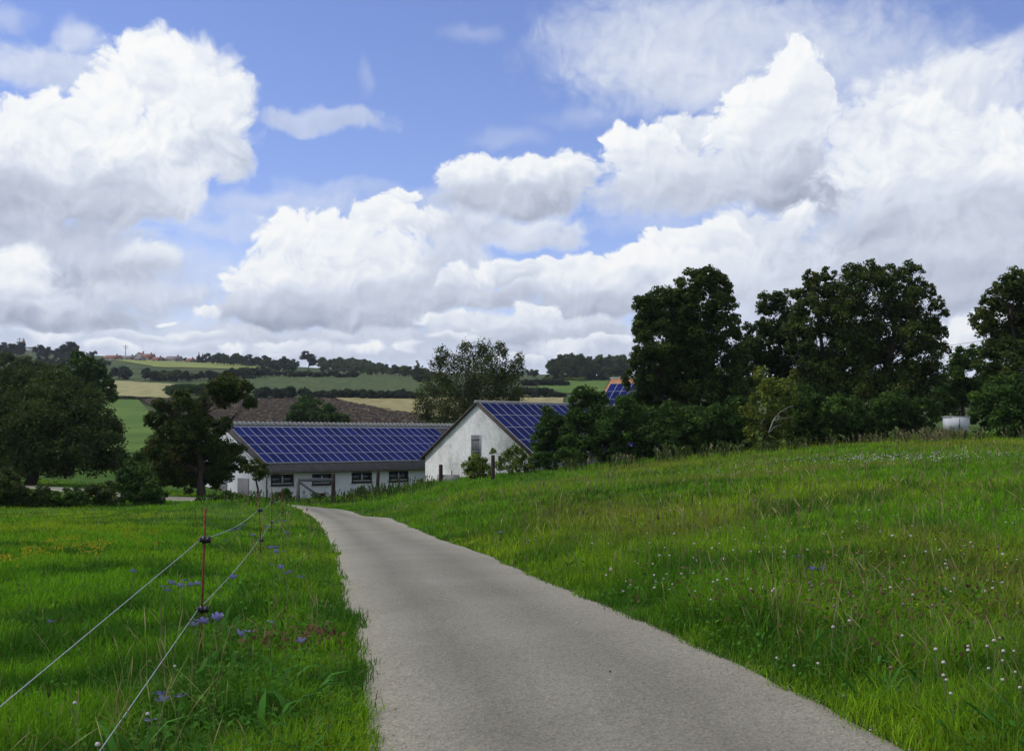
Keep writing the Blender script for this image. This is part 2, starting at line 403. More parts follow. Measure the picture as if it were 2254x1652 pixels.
    def leaf(a0, a1, e0, e1):
        shade = None; alpha = low_haze
        PVt, PWt = PV, PW; k_ = 0
        shade = math_('MULTIPLY_ADD', lowf, .18, .82)
        for (ca, ce, rx, ry, soft, op, top, base) in cl:
            reach = 1.25 + soft
            if ca + rx * reach + 45 < a0 or ca - rx * reach - 45 > a1 or ce + ry * reach + 32 < e0 or ce - ry * reach - 32 > e1: continue
            k_ += 1
            if k_ % 5 == 4:      # tie each handful of clouds to the last, so they are worked out in turn
                tie = math_('MULTIPLY', shade, 1e-6)
                PVt = vec('ADD', PV, tie); PWt = vec('ADD', PW, tie)
            hard = soft < .3
            qn = nt.nodes.new('ShaderNodeVectorMath'); qn.operation = 'MULTIPLY_ADD'; L(PVt if hard else PWt, qn.inputs[0])
            qn.inputs[1].default_value = (1 / rx, 1 / ry, 1.); qn.inputs[2].default_value = (-ca / rx, -ce / ry, 0.)
            q = qn.outputs[0]
            kk = 1.0 if hard else .8
            dist = math_('MULTIPLY_ADD', puff, kk, vec('LENGTH', q, None))
            a = mrange(dist, 1 + soft * .8, 1 - soft, 0., op)
            dt = nt.nodes.new('ShaderNodeVectorMath'); dt.operation = 'DOT_PRODUCT'; L(q, dt.inputs[0]); dt.inputs[1].default_value = (-.25, 1., 1.)
            sv = mrange(dt.outputs[1], -.95, .6, base, top)
            n = nt.nodes.new('ShaderNodeMix'); n.data_type = 'FLOAT'; L(a, n.inputs[0]); L(shade, n.inputs[2]); L(sv, n.inputs[3]); shade = n.outputs[0]
            n = nt.nodes.new('ShaderNodeMix'); n.data_type = 'FLOAT'; L(a, n.inputs[0]); L(alpha, n.inputs[2]); n.inputs[3].default_value = 1.; alpha = n.outputs[0]
        return finish(alpha, math_('MULTIPLY_ADD', sh_add, .18, shade))
    def split(a0, a1, e0, e1, depth):
        if depth == 0: return leaf(a0, a1, e0, e1)
        if depth % 2 == 0 or (a1 - a0) > 2 * (e1 - e0):
            m_ = (a0 + a1) / 2; g = math_('GREATER_THAN', A, m_); lo = split(a0, m_, e0, e1, depth - 1); hi = split(m_, a1, e0, e1, depth - 1)
        else:
            m_ = (e0 + e1) / 2; g = math_('GREATER_THAN', E, m_); lo = split(a0, a1, e0, m_, depth - 1); hi = split(a0, a1, m_, e1, depth - 1)
        mx = nt.nodes.new('ShaderNodeMixShader'); L(g, mx.inputs[0]); L(lo, mx.inputs[1]); L(hi, mx.inputs[2]); return mx.outputs[0]
    # the clouds that the photograph shows, in patches so that each line of sight works out only its own
    A0, A1, E0, E1 = -1350., 1350., 60., 1150.
    inside = split(A0, A1, E0, E1, 1)
    # general broken cloud for the rest of the sky
    gen = noise(P, 1 / 520., 5, .6)
    galpha = math_('MAXIMUM', mrange(gen, .42, .54), low_haze)
    outside = finish(galpha, mrange(gen, .46, .72, .95, .76))
    u = math_('MULTIPLY', math_('LESS_THAN', math_('ABSOLUTE', A), A1), math_('MULTIPLY', math_('GREATER_THAN', E, 0.), math_('LESS_THAN', E, E1)))
    mx = nt.nodes.new('ShaderNodeMixShader'); L(u, mx.inputs[0]); L(outside, mx.inputs[1]); L(inside, mx.inputs[2])
    out = nt.nodes.new('ShaderNodeOutputWorld'); L(mx.outputs[0], out.inputs[0])
    w.cycles.sampling_method = 'MANUAL'; w.cycles.sample_map_resolution = 512
    print('world nodes', len(nt.nodes))
SKY_STR = .101
SKY_TINT = (1.25, 1.18, 1.55)
build_world()

# ------------------------------------------------------------------ ground
RL = [(817,1652),(831,1569),(812,1467),(765,1362),(746,1291),(733,1220),(714,1164),(692,1136)]
RR = [(2010,1652),(1815,1546),(1664,1466),(1453,1378),(1288,1306),(1153,1257),(1026,1201),(921,1164),(846,1137)]
_l = hits([p[0] for p in RL], [p[1] for p in RL]); _r = hits([p[0] for p in RR], [p[1] for p in RR])
LX = [(-.1, -12.), (-.45, 2.)] + [(p[0], p[1]) for p in _l]
RX = [(2.9, -12.), (2.4, 2.)] + [(p[0], p[1]) for p in _r]
# the bend to the left beyond the crest
c0 = np.array([(_l[-1][0] + _r[-1][0]) / 2, (_l[-1][1] + _r[-1][1]) / 2])
BEND = [(-9.0, 51.5), (-12.5, 56.5), (-17.5, 61.5), (-23.5, 67.), (-30, 74.), (-42, 83.), (-70, 95.)]

def resample(pts, step):
    pts = np.array(pts, float); d = np.r_[0, np.cumsum(np.linalg.norm(np.diff(pts, axis=0), axis=1))]
    s = np.linspace(0, d[-1], max(2, int(d[-1] / step)))
    # smooth the polyline a little
    x = np.interp(s, d, pts[:, 0]); y = np.interp(s, d, pts[:, 1])
    k = max(1, int(1.5 / step)); ker = np.ones(2 * k + 1) / (2 * k + 1)
    xp = np.r_[np.full(k, 0) * 0 + x[0] - (np.arange(k, 0, -1)) * (x[1] - x[0]), x, x[-1] + np.arange(1, k + 1) * (x[-1] - x[-2])]
    yp = np.r_[y[0] - (np.arange(k, 0, -1)) * (y[1] - y[0]), y, y[-1] + np.arange(1, k + 1) * (y[-1] - y[-2])]
    return np.stack([np.convolve(xp, ker, 'valid'), np.convolve(yp, ker, 'valid')], 1)
def offset_line(c, w):
    c = np.array(c, float); t = np.gradient(c, axis=0); t /= np.linalg.norm(t, axis=1)[:, None]
    return c + np.stack([-t[:, 1], t[:, 0]], 1) * w
bend = np.array([tuple(c0)] + BEND)
bl = offset_line(bend, 1.35); br = offset_line(bend, -1.35)
left = np.array(LX + [tuple(p) for p in bl[1:]]); right = np.array(RX + [tuple(p) for p in br[1:]])
nS = 520
def uniform(pts, n):
    p = resample(pts, .25); d = np.r_[0, np.cumsum(np.linalg.norm(np.diff(p, axis=0), axis=1))]
    # more stations close by
    s = d[-1] * np.linspace(0, 1, n)
    return np.stack([np.interp(s, d, p[:, 0]), np.interp(s, d, p[:, 1])], 1)
PLft, PRgt = uniform(left, nS), uniform(right, nS)
nC = 17
def edge_wobble(s, seed): return (fbm(s, s * 0, .9, seed, 3) - .5) * .12 + (fbm(s, s * 0, 3.5, seed + 5, 2) - .5) * .08
ss = np.arange(nS) * .25
rt = np.linspace(0, 1, nC)
lw = edge_wobble(ss, 31); rw = edge_wobble(ss, 47)
nd = PRgt - PLft; nd /= np.linalg.norm(nd, axis=1)[:, None]
Lw = PLft + nd * lw[:, None]; Rw = PRgt - nd * rw[:, None]
G = Lw[:, None, :] * (1 - rt)[None, :, None] + Rw[:, None, :] * rt[None, :, None]
crown = .035 * (1 - (2 * rt - 1) ** 2)
Zr = T(G[..., 0], G[..., 1]) + .012 + crown[None, :] - .03 * (np.abs(2 * rt - 1) > .99)
V = np.concatenate([G, Zr[..., None]], -1).reshape(-1, 3)
ii, jj = np.meshgrid(np.arange(nS - 1), np.arange(nC - 1), indexing='ij'); b = (ii * nC + jj).ravel()
loops = np.stack([b, b + 1, b + nC + 1, b + nC], 1)
uvt = np.tile(rt, nS)

def road_material():
    m, nt, out = new_mat('pale_asphalt'); L = nt.links.new
    tc = N(nt, 'ShaderNodeTexCoord')
    big = N(nt, 'ShaderNodeTexNoise', i_Scale=.7, i_Detail=5.); L(tc.outputs['Object'], big.inputs['Vector'])
    r = ramp(nt, big.outputs['Fac'], [(.3, (.216, .199, .154)), (.5, (.240, .222, .174)), (.7, (.262, .243, .194))])
    # grit: light and dark stones
    v = N(nt, 'ShaderNodeTexVoronoi', i_Scale=52.); L(tc.outputs['Object'], v.inputs['Vector'])
    rs = ramp(nt, v.outputs['Color'], [(0, (.55, .55, .55)), (.5, (.95, .95, .95)), (.84, (1.12, 1.1, 1.06)), (.95, (1.4, 1.36, 1.26)), (1, (2.2, 2.1, 1.9))])
    fn = N(nt, 'ShaderNodeTexNoise', i_Scale=260., i_Detail=3.); L(tc.outputs['Object'], fn.inputs['Vector'])
    rf = ramp(nt, fn.outputs['Fac'], [(.3, (.7, .7, .7)), (.7, (1.3, 1.3, 1.3))])
    m1 = N(nt, 'ShaderNodeMix', data_type='RGBA', blend_type='MULTIPLY'); m1.inputs[0].default_value = .75; L(r.outputs[0], m1.inputs[6]); L(rs.outputs[0], m1.inputs[7])
    m2 = N(nt, 'ShaderNodeMix', data_type='RGBA', blend_type='MULTIPLY'); m2.inputs[0].default_value = .8; L(m1.outputs[2], m2.inputs[6]); L(rf.outputs[0], m2.inputs[7])
    # two worn wheel tracks, paler margins with loose grit
    at_ = N(nt, 'ShaderNodeAttribute', attribute_name='across')
    wob = N(nt, 'ShaderNodeTexNoise', i_Scale=.5, i_Detail=4.); L(tc.outputs['Object'], wob.inputs['Vector'])
    ad = N(nt, 'ShaderNodeMath', operation='MULTIPLY_ADD'); L(wob.outputs['Fac'], ad.inputs[0]); ad.inputs[1].default_value = .10; L(at_.outputs['Fac'], ad.inputs[2])
    rr = ramp(nt, ad.outputs[0], [(.08, (1.32, 1.3, 1.26)), (.2, (1.1, 1.1, 1.08)), (.33, (.82, .81, .79)), (.52, (1.03, 1.03, 1.02)), (.74, (.85, .84, .82)), (.92, (1.12, 1.11, 1.08)), (1., (1.3, 1.28, 1.24))])
    m3 = N(nt, 'ShaderNodeMix', data_type='RGBA', blend_type='MULTIPLY'); m3.inputs[0].default_value = 1; L(m2.outputs[2], m3.inputs[6]); L(rr.outputs[0], m3.inputs[7])
    b = N(nt, 'ShaderNodeBsdfPrincipled', i_Roughness=.85); b.inputs['Specular IOR Level'].default_value = .3
    L(m3.outputs[2], b.inputs['Base Color'])
    bp = N(nt, 'ShaderNodeBump', i_Strength=.7, i_Distance=.008); L(v.outputs['Distance'], bp.inputs['Height'])
    bp2 = N(nt, 'ShaderNodeBump', i_Strength=.5, i_Distance=.02); L(fn.outputs['Fac'], bp2.inputs['Height']); L(bp.outputs[0], bp2.inputs['Normal'])
    L(bp2.outputs[0], b.inputs['Normal']); L(b.outputs[0], out.inputs[0])
    return m
M_ROAD = road_material()
me = np_mesh('road', V, loops, np.full(len(loops), 4), M_ROAD, smooth=True, attrs={'across': ('FLOAT', uvt)})
link('road', me, kind='structure')

def road_d(x, y):
    """signed distance to the road (negative inside)"""
    x = np.asarray(x, float); y = np.asarray(y, float)
    cen = (Lw + Rw) / 2; hw = np.linalg.norm(Rw - Lw, axis=1) / 2
    cen = cen[::2]; hw = hw[::2]
    out = np.full(x.shape, 99.)
    m = (np.abs(x - np.interp(y, cen[:, 1], cen[:, 0])) < 8) & (y < 100)
    idx = np.nonzero(m)[0]
    for i in range(0, len(idx), 20000):
        k = idx[i:i + 20000]
        dd = np.hypot(x[k][:, None] - cen[:, 0], y[k][:, None] - cen[:, 1]) - hw
        out[k] = dd.min(1)
    return out

def ground_material():
    m, nt, out = new_mat('meadow_ground'); L = nt.links.new
    tc = N(nt, 'ShaderNodeTexCoord')
    a = N(nt, 'ShaderNodeTexNoise', i_Scale=.25, i_Detail=8., i_Roughness=.65); L(tc.outputs['Object'], a.inputs['Vector'])
    r1 = ramp(nt, a.outputs['Fac'], [(.3, (.038, .085, .010)), (.5, (.060, .135, .014)), (.7, (.100, .165, .024))])
    c = N(nt, 'ShaderNodeTexNoise', i_Scale=9., i_Detail=6., i_Roughness=.7); L(tc.outputs['Object'], c.inputs['Vector'])
    r2 = ramp(nt, c.outputs['Fac'], [(.3, (.55, .5, .45)), (.6, (1.1, 1.1, 1.05))])
    m1 = N(nt, 'ShaderNodeMix', data_type='RGBA', blend_type='MULTIPLY'); m1.inputs[0].default_value = 1; L(r1.outputs[0], m1.inputs[6]); L(r2.outputs[0], m1.inputs[7])
    d = N(nt, 'ShaderNodeTexNoise', i_Scale=.012, i_Detail=6.); L(tc.outputs['Object'], d.inputs['Vector'])
    r3 = ramp(nt, d.outputs['Fac'], [(.35, (.75, .8, .8)), (.6, (1.1, 1.05, 1.))])
    m2 = N(nt, 'ShaderNodeMix', data_type='RGBA', blend_type='MULTIPLY'); m2.inputs[0].default_value = 1; L(m1.outputs[2], m2.inputs[6]); L(r3.outputs[0], m2.inputs[7])
    # rough grazing on the far slope
    sy = N(nt, 'ShaderNodeSeparateXYZ'); L(tc.outputs['Object'], sy.inputs[0])
    mr = N(nt, 'ShaderNodeMapRange'); L(sy.outputs[1], mr.inputs[0]); mr.inputs[1].default_value = 110.; mr.inputs[2].default_value = 190.
    far = N(nt, 'ShaderNodeTexNoise', i_Scale=.045, i_Detail=9., i_Roughness=.7); L(tc.outputs['Object'], far.inputs['Vector'])
    rf = ramp(nt, far.outputs['Fac'], [(.35, (.030, .048, .016)), (.5, (.055, .080, .024)), (.65, (.095, .110, .040))])
    mf = N(nt, 'ShaderNodeMix', data_type='RGBA'); L(mr.outputs[0], mf.inputs[0]); L(m2.outputs[2], mf.inputs[6]); L(rf.outputs[0], mf.inputs[7])
    b = N(nt, 'ShaderNodeBsdfPrincipled', i_Roughness=.95); b.inputs['Specular IOR Level'].default_value = .1
    L(mf.outputs[2], b.inputs['Base Color'])
    bp = N(nt, 'ShaderNodeBump', i_Strength=.8, i_Distance=.15); L(c.outputs['Fac'], bp.inputs['Height']); L(bp.outputs[0], b.inputs['Normal'])
    L(b.outputs[0], out.inputs[0]); return m

def axis(a, b, d0, growth):
    v = [0.0]; d = d0
    while v[-1] < b:
        v.append(v[-1] + d)
        if v[-1] > 25: d *= growth
    return v
pos = axis(0, 1900, .55, 1.045)
xs = np.array([-p for p in pos[:0:-1]] + pos)
ys = np.array([-40, -25, -14, -8, -4, -2] + axis(0, 2300, .45, 1.028))
XX, YY = np.meshgrid(xs, ys)
ZZ = T(XX, YY)
rd = road_d(XX.ravel(), YY.ravel()).reshape(XX.shape)
ZZ = ZZ - .07 * np.clip((.15 - rd) / .3, 0, 1)
V = np.stack([XX.ravel(), YY.ravel(), ZZ.ravel()], 1)
nx = len(xs); ii, jj = np.meshgrid(np.arange(len(ys) - 1), np.arange(nx - 1), indexing='ij'); b = (ii * nx + jj).ravel()
loops = np.stack([b, b + 1, b + nx + 1, b + nx], 1)
link('ground', np_mesh('ground', V, loops, np.full(len(loops), 4), ground_material(), smooth=True), kind='structure')
print('ground verts', len(V))

# fields on the far slope, draped on the ground
def field(name, top, bottom, mat, off=.25, ncol=120, nrow=40, bumps=0.0):
    x0 = max(top[0][0], bottom[0][0]) if False else None
    s = np.linspace(0, 1, ncol)
    def par(p):
        p = np.array(p, float); d = np.r_[0, np.cumsum(np.abs(np.diff(p[:, 0])) + np.abs(np.diff(p[:, 1])) + 1e-6)]; d /= d[-1]
        return np.interp(s, d, p[:, 0]), np.interp(s, d, p[:, 1])
    tx, ty = par(top); bx, by = par(bottom)
    # the four sides on the ground, then an even grid between them
    jt = (fbm(s * 9, s * 0, 1., 3) - .5) * 1.2
    ht = hits(tx, ty + jt); hb = hits(bx, by + jt * 1.5)
    r = np.linspace(0, 1, nrow)[:, None]
    X = hb[:, 0] * (1 - r) + ht[:, 0] * r; Y = hb[:, 1] * (1 - r) + ht[:, 1] * r
    Z = T(X, Y) + off + (vnoise(X, Y, 1.6, 5) * bumps if bumps else 0)
    V = np.stack([X.ravel(), Y.ravel(), Z.ravel()], 1)
    ii, jj = np.meshgrid(np.arange(nrow - 1), np.arange(ncol - 1), indexing='ij'); b = (ii * ncol + jj).ravel()
    loops = np.stack([b, b + 1, b + ncol + 1, b + ncol], 1)
    return link(name, np_mesh(name, V, loops, np.full(len(loops), 4), mat, smooth=True), kind='structure')

def field_mat(name, stops, scale, bump=.3, stretch=(1, 1, 1), dist=.3): return mat_noise(name, stops, scale, .95, bump, scale * 2.2, 8, 0, .1, stretch, dist=dist)
M_PLOUGH = field_mat('ploughed_soil', [(.38, (.018, .012, .009)), (.50, (.036, .026, .017)), (.57, (.070, .050, .028)), (.66, (.28, .22, .10))], 2.0, .9, (1, .16, .3), 1.0)
M_STUB = field_mat('stubble', [(.3, (.17, .15, .065)), (.5, (.24, .21, .09)), (.7, (.34, .28, .13))], .35, .3, (1, .3, 1))
M_STUB2 = field_mat('pale_stubble', [(.3, (.20, .20, .08)), (.5, (.27, .25, .11)), (.7, (.36, .32, .15))], .35, .3, (1, .3, 1))
M_GREEN = field_mat('bright_green_crop', [(.3, (.052, .095, .016)), (.5, (.08, .14, .020)), (.7, (.115, .17, .03))], .1, .2)
M_DARKG = field_mat('dark_green_crop', [(.3, (.035, .055, .018)), (.5, (.055, .08, .024)), (.62, (.085, .115, .035)), (.75, (.14, .14, .05))], .4, .4, (1, .4, 1))
M_PALEG = field_mat('pale_green_crop', [(.3, (.14, .17, .045)), (.5, (.20, .23, .06)), (.7, (.26, .28, .08))], .2, .2)
field('ploughed_field', [(306,880),(729,879),(790,892),(930,918)], [(420,935),(560,950),(760,952),(960,952)], M_PLOUGH, .35, 200, 80, .35)
field('stubble_field', [(735,878),(1000,878),(1240,878)], [(938,922),(1050,930),(1240,930)], M_STUB, .5)
field('stubble_field', [(236,838),(392,846),(404,856)], [(236,872),(370,877),(404,858)], M_STUB2, .3, 60, 20)
field('green_field', [(225,880),(305,880)], [(225,1015),(420,1015)], M_GREEN, .3, 60, 60)
field('dark_green_field', [(480,836),(800,826),(940,838)], [(480,876),(735,876),(940,876)], M_DARKG, .3)
field('pale_green_field', [(229,784),(331,791),(433,795),(573,807),(594,810)], [(229,789),(305,802),(341,808),(500,812),(594,814)], M_PALEG, .4)
field('bright_green_field', [(1185,840),(1260,838),(1345,836)], [(1185,862),(1260,868),(1345,868)], M_GREEN, .4, 60, 20)
field('tan_field', [(1225,829),(1290,827),(1345,829)], [(1225,837),(1290,836),(1345,835)], M_STUB, .45, 50, 12)

# ------------------------------------------------------------------ foliage builders
def rand_unit(n):
    v = RNG.normal(size=(n, 3)); return v / np.linalg.norm(v, axis=1)[:, None]

def leaf_quads(C, nrm, size, aspect=.6, bend=.15):
    """bent rhombic leaves: centres, normals, lengths -> V, loops"""
    n = len(C)
    r = rand_unit(n); a = np.cross(nrm, r); a /= np.linalg.norm(a, axis=1)[:, None] + 1e-9
    b = np.cross(nrm, a)
    s = size[:, None] / 2
    V = np.empty((n, 4, 3))
    V[:, 0] = C - a * s; V[:, 1] = C + b * s * aspect + nrm * s * bend
    V[:, 2] = C + a * s; V[:, 3] = C - b * s * aspect + nrm * s * bend
    return V.reshape(-1, 3), (np.arange(n)[:, None] * 4 + np.arange(4)).ravel()

COVER = 2.7
HAZE = .00009
def crown_mesh(name, lobes, leaf, cover, mat, tint=(.5, .25), clumps=14, droop=0, flat=.5, cl=.36, fuzz=0.):
    """lobes: (centre, radius vec). leaves gathered in clumps through the outer part of each lobe"""
    Cs = []; Ns = []; Ts = []
    for (c, rv) in lobes:
        c = np.array(c, float); rv = np.array(rv, float) if hasattr(rv, '__len__') else np.array([rv] * 3, float)
        rm = rv.mean()
        n = int(cover * COVER * math.pi * rm * rm / (leaf * leaf * .30)) + 8
        K = int(clumps * 1.7)
        cd = rand_unit(K); cr = RNG.uniform(.45, 1.0, K) ** .6
        cc = c + cd * cr[:, None] * rv * .86
        ct = RNG.normal(tint[0], tint[1] * .55, K)
        csz = RNG.uniform(.7, 1.3, K)
        k = RNG.integers(0, K, n)
        off = rand_unit(n) * (RNG.uniform(0, 1, n) ** .45)[:, None] * (rv * cl * csz[k][:, None])
        off[:, 2] *= .75
        p = cc[k] + off
        if fuzz: p += rand_unit(n) * fuzz * rm * RNG.uniform(0, 1, (n, 1)) ** 2
        if droop: p[:, 2] -= droop * rm * RNG.uniform(0, 1, n) ** 2
        nr = rand_unit(n) * (1 - flat) + (off / (np.linalg.norm(off, axis=1)[:, None] + 1e-6)) * flat + np.array([0, 0, .35])
        nr /= np.linalg.norm(nr, axis=1)[:, None]
        Cs.append(p); Ns.append(nr); Ts.append(np.clip(ct[k] + RNG.normal(0, tint[1] * .6, n), 0, 1))
    C = np.concatenate(Cs); Nn = np.concatenate(Ns); t = np.concatenate(Ts)
    size = leaf * RNG.uniform(.6, 1.35, len(C))
    V, lp = leaf_quads(C, Nn, size)
    return np_mesh(name, V, lp, np.full(len(C), 4), mat, attrs={'tint': ('FLOAT', np.repeat(t, 4))})

def limbs_mesh(name, base, lobes, r0, mat, fork=.35, lean=0, twigs=2):
    """tapered trunk with limbs running out into each lobe"""
    m = MB(); base = Vector(base)
    top = max(Vector(c).z for c, _ in lobes); cen = sum((Vector(c) for c, _ in lobes), Vector()) / len(lobes)
    fk = base + (Vector((cen.x, cen.y, 0)) - Vector((base.x, base.y, 0))) * fork + Vector((0, 0, (top - base.z) * fork))
    end = Vector((cen.x, cen.y, base.z + (top - base.z) * .86))
    pts = [base - Vector((0, 0, .4)), base + Vector((0, 0, .15))]
    for i in range(1, 8):
        t = i / 7
        p = base.lerp(fk, t / .5) if t < .5 else fk.lerp(end, (t - .5) / .5)
        pts.append(p + Vector((random.uniform(-1, 1), random.uniform(-1, 1), 0)) * r0 * .5)
    rad = [r0 * 1.35, r0 * 1.15] + [r0 * (1 - .82 * i / 7) for i in range(1, 8)]
    m.tube(pts, rad, 9)
    for c, rv in lobes:
        c = Vector(c); r = rv if not hasattr(rv, '__len__') else rv[0]
        zt = min(max(c.z - (c - base).xy.length * .7, base.z + (top - base.z) * .22), pts[-2].z)
        k = 0
        for i in range(len(pts) - 1):
            if pts[i].z <= zt <= pts[i + 1].z: k = i
        s = pts[k].lerp(pts[k + 1], min(1, max(0, (zt - pts[k].z) / max(1e-3, pts[k + 1].z - pts[k].z))))
        rs = rad[k] * .34
        mid = s.lerp(c, .55) + Vector((random.uniform(-.2, .2), random.uniform(-.2, .2), -.05 * (c - s).length)) * 1
        m.tube([s, s.lerp(mid, .5) + Vector((0, 0, .03)), mid, c], [rs, rs * .75, rs * .5, rs * .2], 6)
        for _ in range(twigs):
            e = c + Vector(rand_unit(1)[0]) * r * .8
            m.tube([mid, mid.lerp(e, .5) + Vector((0, 0, -.05 * r)), e], [rs * .42, rs * .25, .012], 4)
    me = m.mesh(name, mat, True)
    return me

def make_tree(name, label, cat, lob, Y, base_px, leaf, cover, mat, bark, trunk_r=.25, depth=.8, group=None, **kw):
    """lob: (photo x, photo y, photo radius) list at distance Y"""
    fill = kw.pop('fill', True); fork = kw.pop('fork', .35); twigs = kw.pop('twigs', 2); by = kw.pop('base_y', None); zsq = kw.pop('zsq', 1.0)
    xs_ = [l[0] for l in lob]; R = (max(xs_) - min(xs_)) / 2 / F * Y + .01
    lobes = []
    for l in lob:
        frac = max(0.15, 1 - abs(l[0] - np.mean(xs_)) / (max(xs_) - min(xs_) + 1) * 1.4)
        dy = random.uniform(-1, 1) * R * depth * frac
        Yl = Y + dy
        c = at(l[0], l[1], Yl); r = l[2] / F * Yl * 1.14
        lobes.append((c, (r, r * 1.05, r * zsq)))
    if len(lob) > 8 and 'fill' not in kw and fill:      # the inside of the crown
        for _ in range(len(lob) // 3):
            a_, b_ = random.sample(lobes, 2)
            if (a_[0] - b_[0]).length < R * 1.3:
                lobes.append((a_[0].lerp(b_[0], .5) + Vector((0, random.uniform(-.3, .3) * R, 0)), tuple((u + v) * .5 for u, v in zip(a_[1], b_[1]))))
    bp = at(base_px, 960, by or Y); bz = ground(bp.x, bp.y)
    base = Vector((bp.x, bp.y, bz))
    root = thing(name, base, label, cat, group)
    loc = [(c - base, r) for c, r in lobes]
    link('trunk', limbs_mesh('trunk', (0, 0, 0), loc, trunk_r, bark, fork, 0, twigs), root)
    link('crown', crown_mesh('crown', loc, leaf, cover, mat, **kw), root)
    return root

M_BARK = mat_noise('bark', [(.3, (.022, .017, .012)), (.6, (.07, .055, .042)), (.8, (.12, .10, .08))], 6, .95, .8, 14, 6, 0, .1, (1, 1, .25))
M_BIRCH = mat_noise('birch_bark', [(.36, (.03, .028, .025)), (.45, (.30, .29, .27)), (.7, (.5, .49, .46))], 5, .8, .3, 14, 6, 0, .2, (1, 1, 1.2))
M_MAPLE = mat_leaf('maple_leaves', (.016, .032, .006), (.032, .060, .010), (.105, .140, .022))
M_MAPLE2 = mat_leaf('lighter_maple_leaves', (.018, .034, .007), (.042, .068, .012), (.140, .155, .030))
M_BUSH = mat_leaf('dark_shrub_leaves', (.015, .040, .008), (.033, .074, .012), (.10, .17, .022))
M_ELDER = mat_leaf('yellowing_elder_leaves', (.05, .08, .014), (.11, .15, .020), (.26, .26, .035))
M_LIME = mat_leaf('light_green_elder_leaves', (.06, .10, .014), (.13, .185, .024), (.25, .29, .045))
M_WILLOW = mat_leaf('willow_leaves', (.020, .035, .008), (.042, .068, .013), (.105, .135, .028))
M_BIRCHL = mat_leaf('birch_leaves', (.026, .040, .010), (.055, .075, .018), (.12, .135, .04), trans=.35)
M_ORCH = mat_leaf('orchard_leaves', (.018, .038, .007), (.038, .068, .010), (.125, .10, .018))
M_FAR1 = mat_leaf('far_leaves', (.026, .044, .016), (.052, .080, .024), (.095, .125, .038), trans=.25)
M_FAR2 = mat_leaf('far_bright_leaves', (.045, .075, .024), (.075, .115, .034), (.12, .155, .045), trans=.3)
M_FARD = mat_leaf('far_dark_leaves', (.014, .026, .012), (.028, .044, .018), (.05, .068, .026), trans=.2)

# ------------------------------------------------------------------ trees on the right
def J(l): return l
make_tree('maple_tree', 'tall dense dark maple left of the other big trees, behind the barn bushes', 'tree',
  [(1551,615,33),(1518,628,33),(1580,640,36),(1428,668,30),(1462,678,44),(1530,685,54),(1592,682,38),(1422,702,26),(1452,742,44),(1520,750,60),(1596,735,38),(1412,788,27),(1443,805,44),(1510,820,60),(1585,815,48),(1398,838,28),(1620,790,30),(1455,868,58),(1545,880,60),(1600,870,45),(1400,900,40),(1480,930,50),(1560,935,50)],
  74, 1545, .21, 2.6, M_MAPLE, M_BARK, .42, cl=.34, clumps=16)
make_tree('maple_tree', 'smaller maple with two tufts on top, between dense maple and spreading trees', 'tree',
  [(1686,668,24),(1718,658,22),(1702,700,38),(1664,726,26),(1742,722,34),(1690,760,46),(1650,765,30),(1740,790,45),(1680,820,50),(1730,860,45),(1650,850,40)],
  80, 1700, .21, 2.2, M_MAPLE, M_BARK, .28, cl=.36)
make_tree('maple_tree', 'spreading maple with a ragged left branch tip, left half of the broad tree pair', 'tree',
  [(1785,608,17),(1822,604,16),(1800,636,28),(1766,650,24),(1830,650,30),(1780,692,42),(1840,700,45),(1757,740,38),(1820,760,55),(1790,820,55),(1850,830,50),(1800,880,50)],
  76, 1815, .21, 2.3, M_MAPLE2, M_BARK, .34, cl=.36)
make_tree('maple_tree', 'broadest and airiest maple with gaps of sky showing through its right side', 'tree',
  [(1880,605,30),(1918,600,26),(1958,606,24),(2004,602,26),(2020,630,18),(1866,650,44),(1930,650,50),(1992,655,36),(2044,642,18),(2064,668,17),(2035,700,26),(2078,690,11),(1880,720,56),(1950,725,50),(2010,740,40),(2062,730,22),(1870,790,58),(1950,800,56),(2030,790,42),(2074,770,18),(1890,860,58),(1970,870,58),(2040,850,45)],
  77, 1935, .21, 1.75, M_MAPLE2, M_BARK, .42, cl=.36, clumps=17)
make_tree('maple_tree', 'dark maple cut off by the right edge of the picture', 'tree',
  [(2234,612,26),(2205,640,30),(2248,655,42),(2172,675,24),(2160,700,24),(2210,710,46),(2265,725,50),(2185,745,34),(2235,790,54),(2300,650,50),(2310,740,60),(2290,820,60),(2220,850,50),(2170,800,30)],
  72, 2250, .21, 2.2, M_MAPLE2, M_BARK, .4, cl=.36)
make_tree('bushy_tree', 'low bushy dark tree between the airy maple and the maple at the right edge', 'tree',
  [(2112,786,24),(2148,778,22),(2130,820,40),(2090,840,36),(2170,850,40),(2120,880,44),(2075,880,34)], 84, 2120, .2, 2.2, M_BUSH, M_BARK, .2)
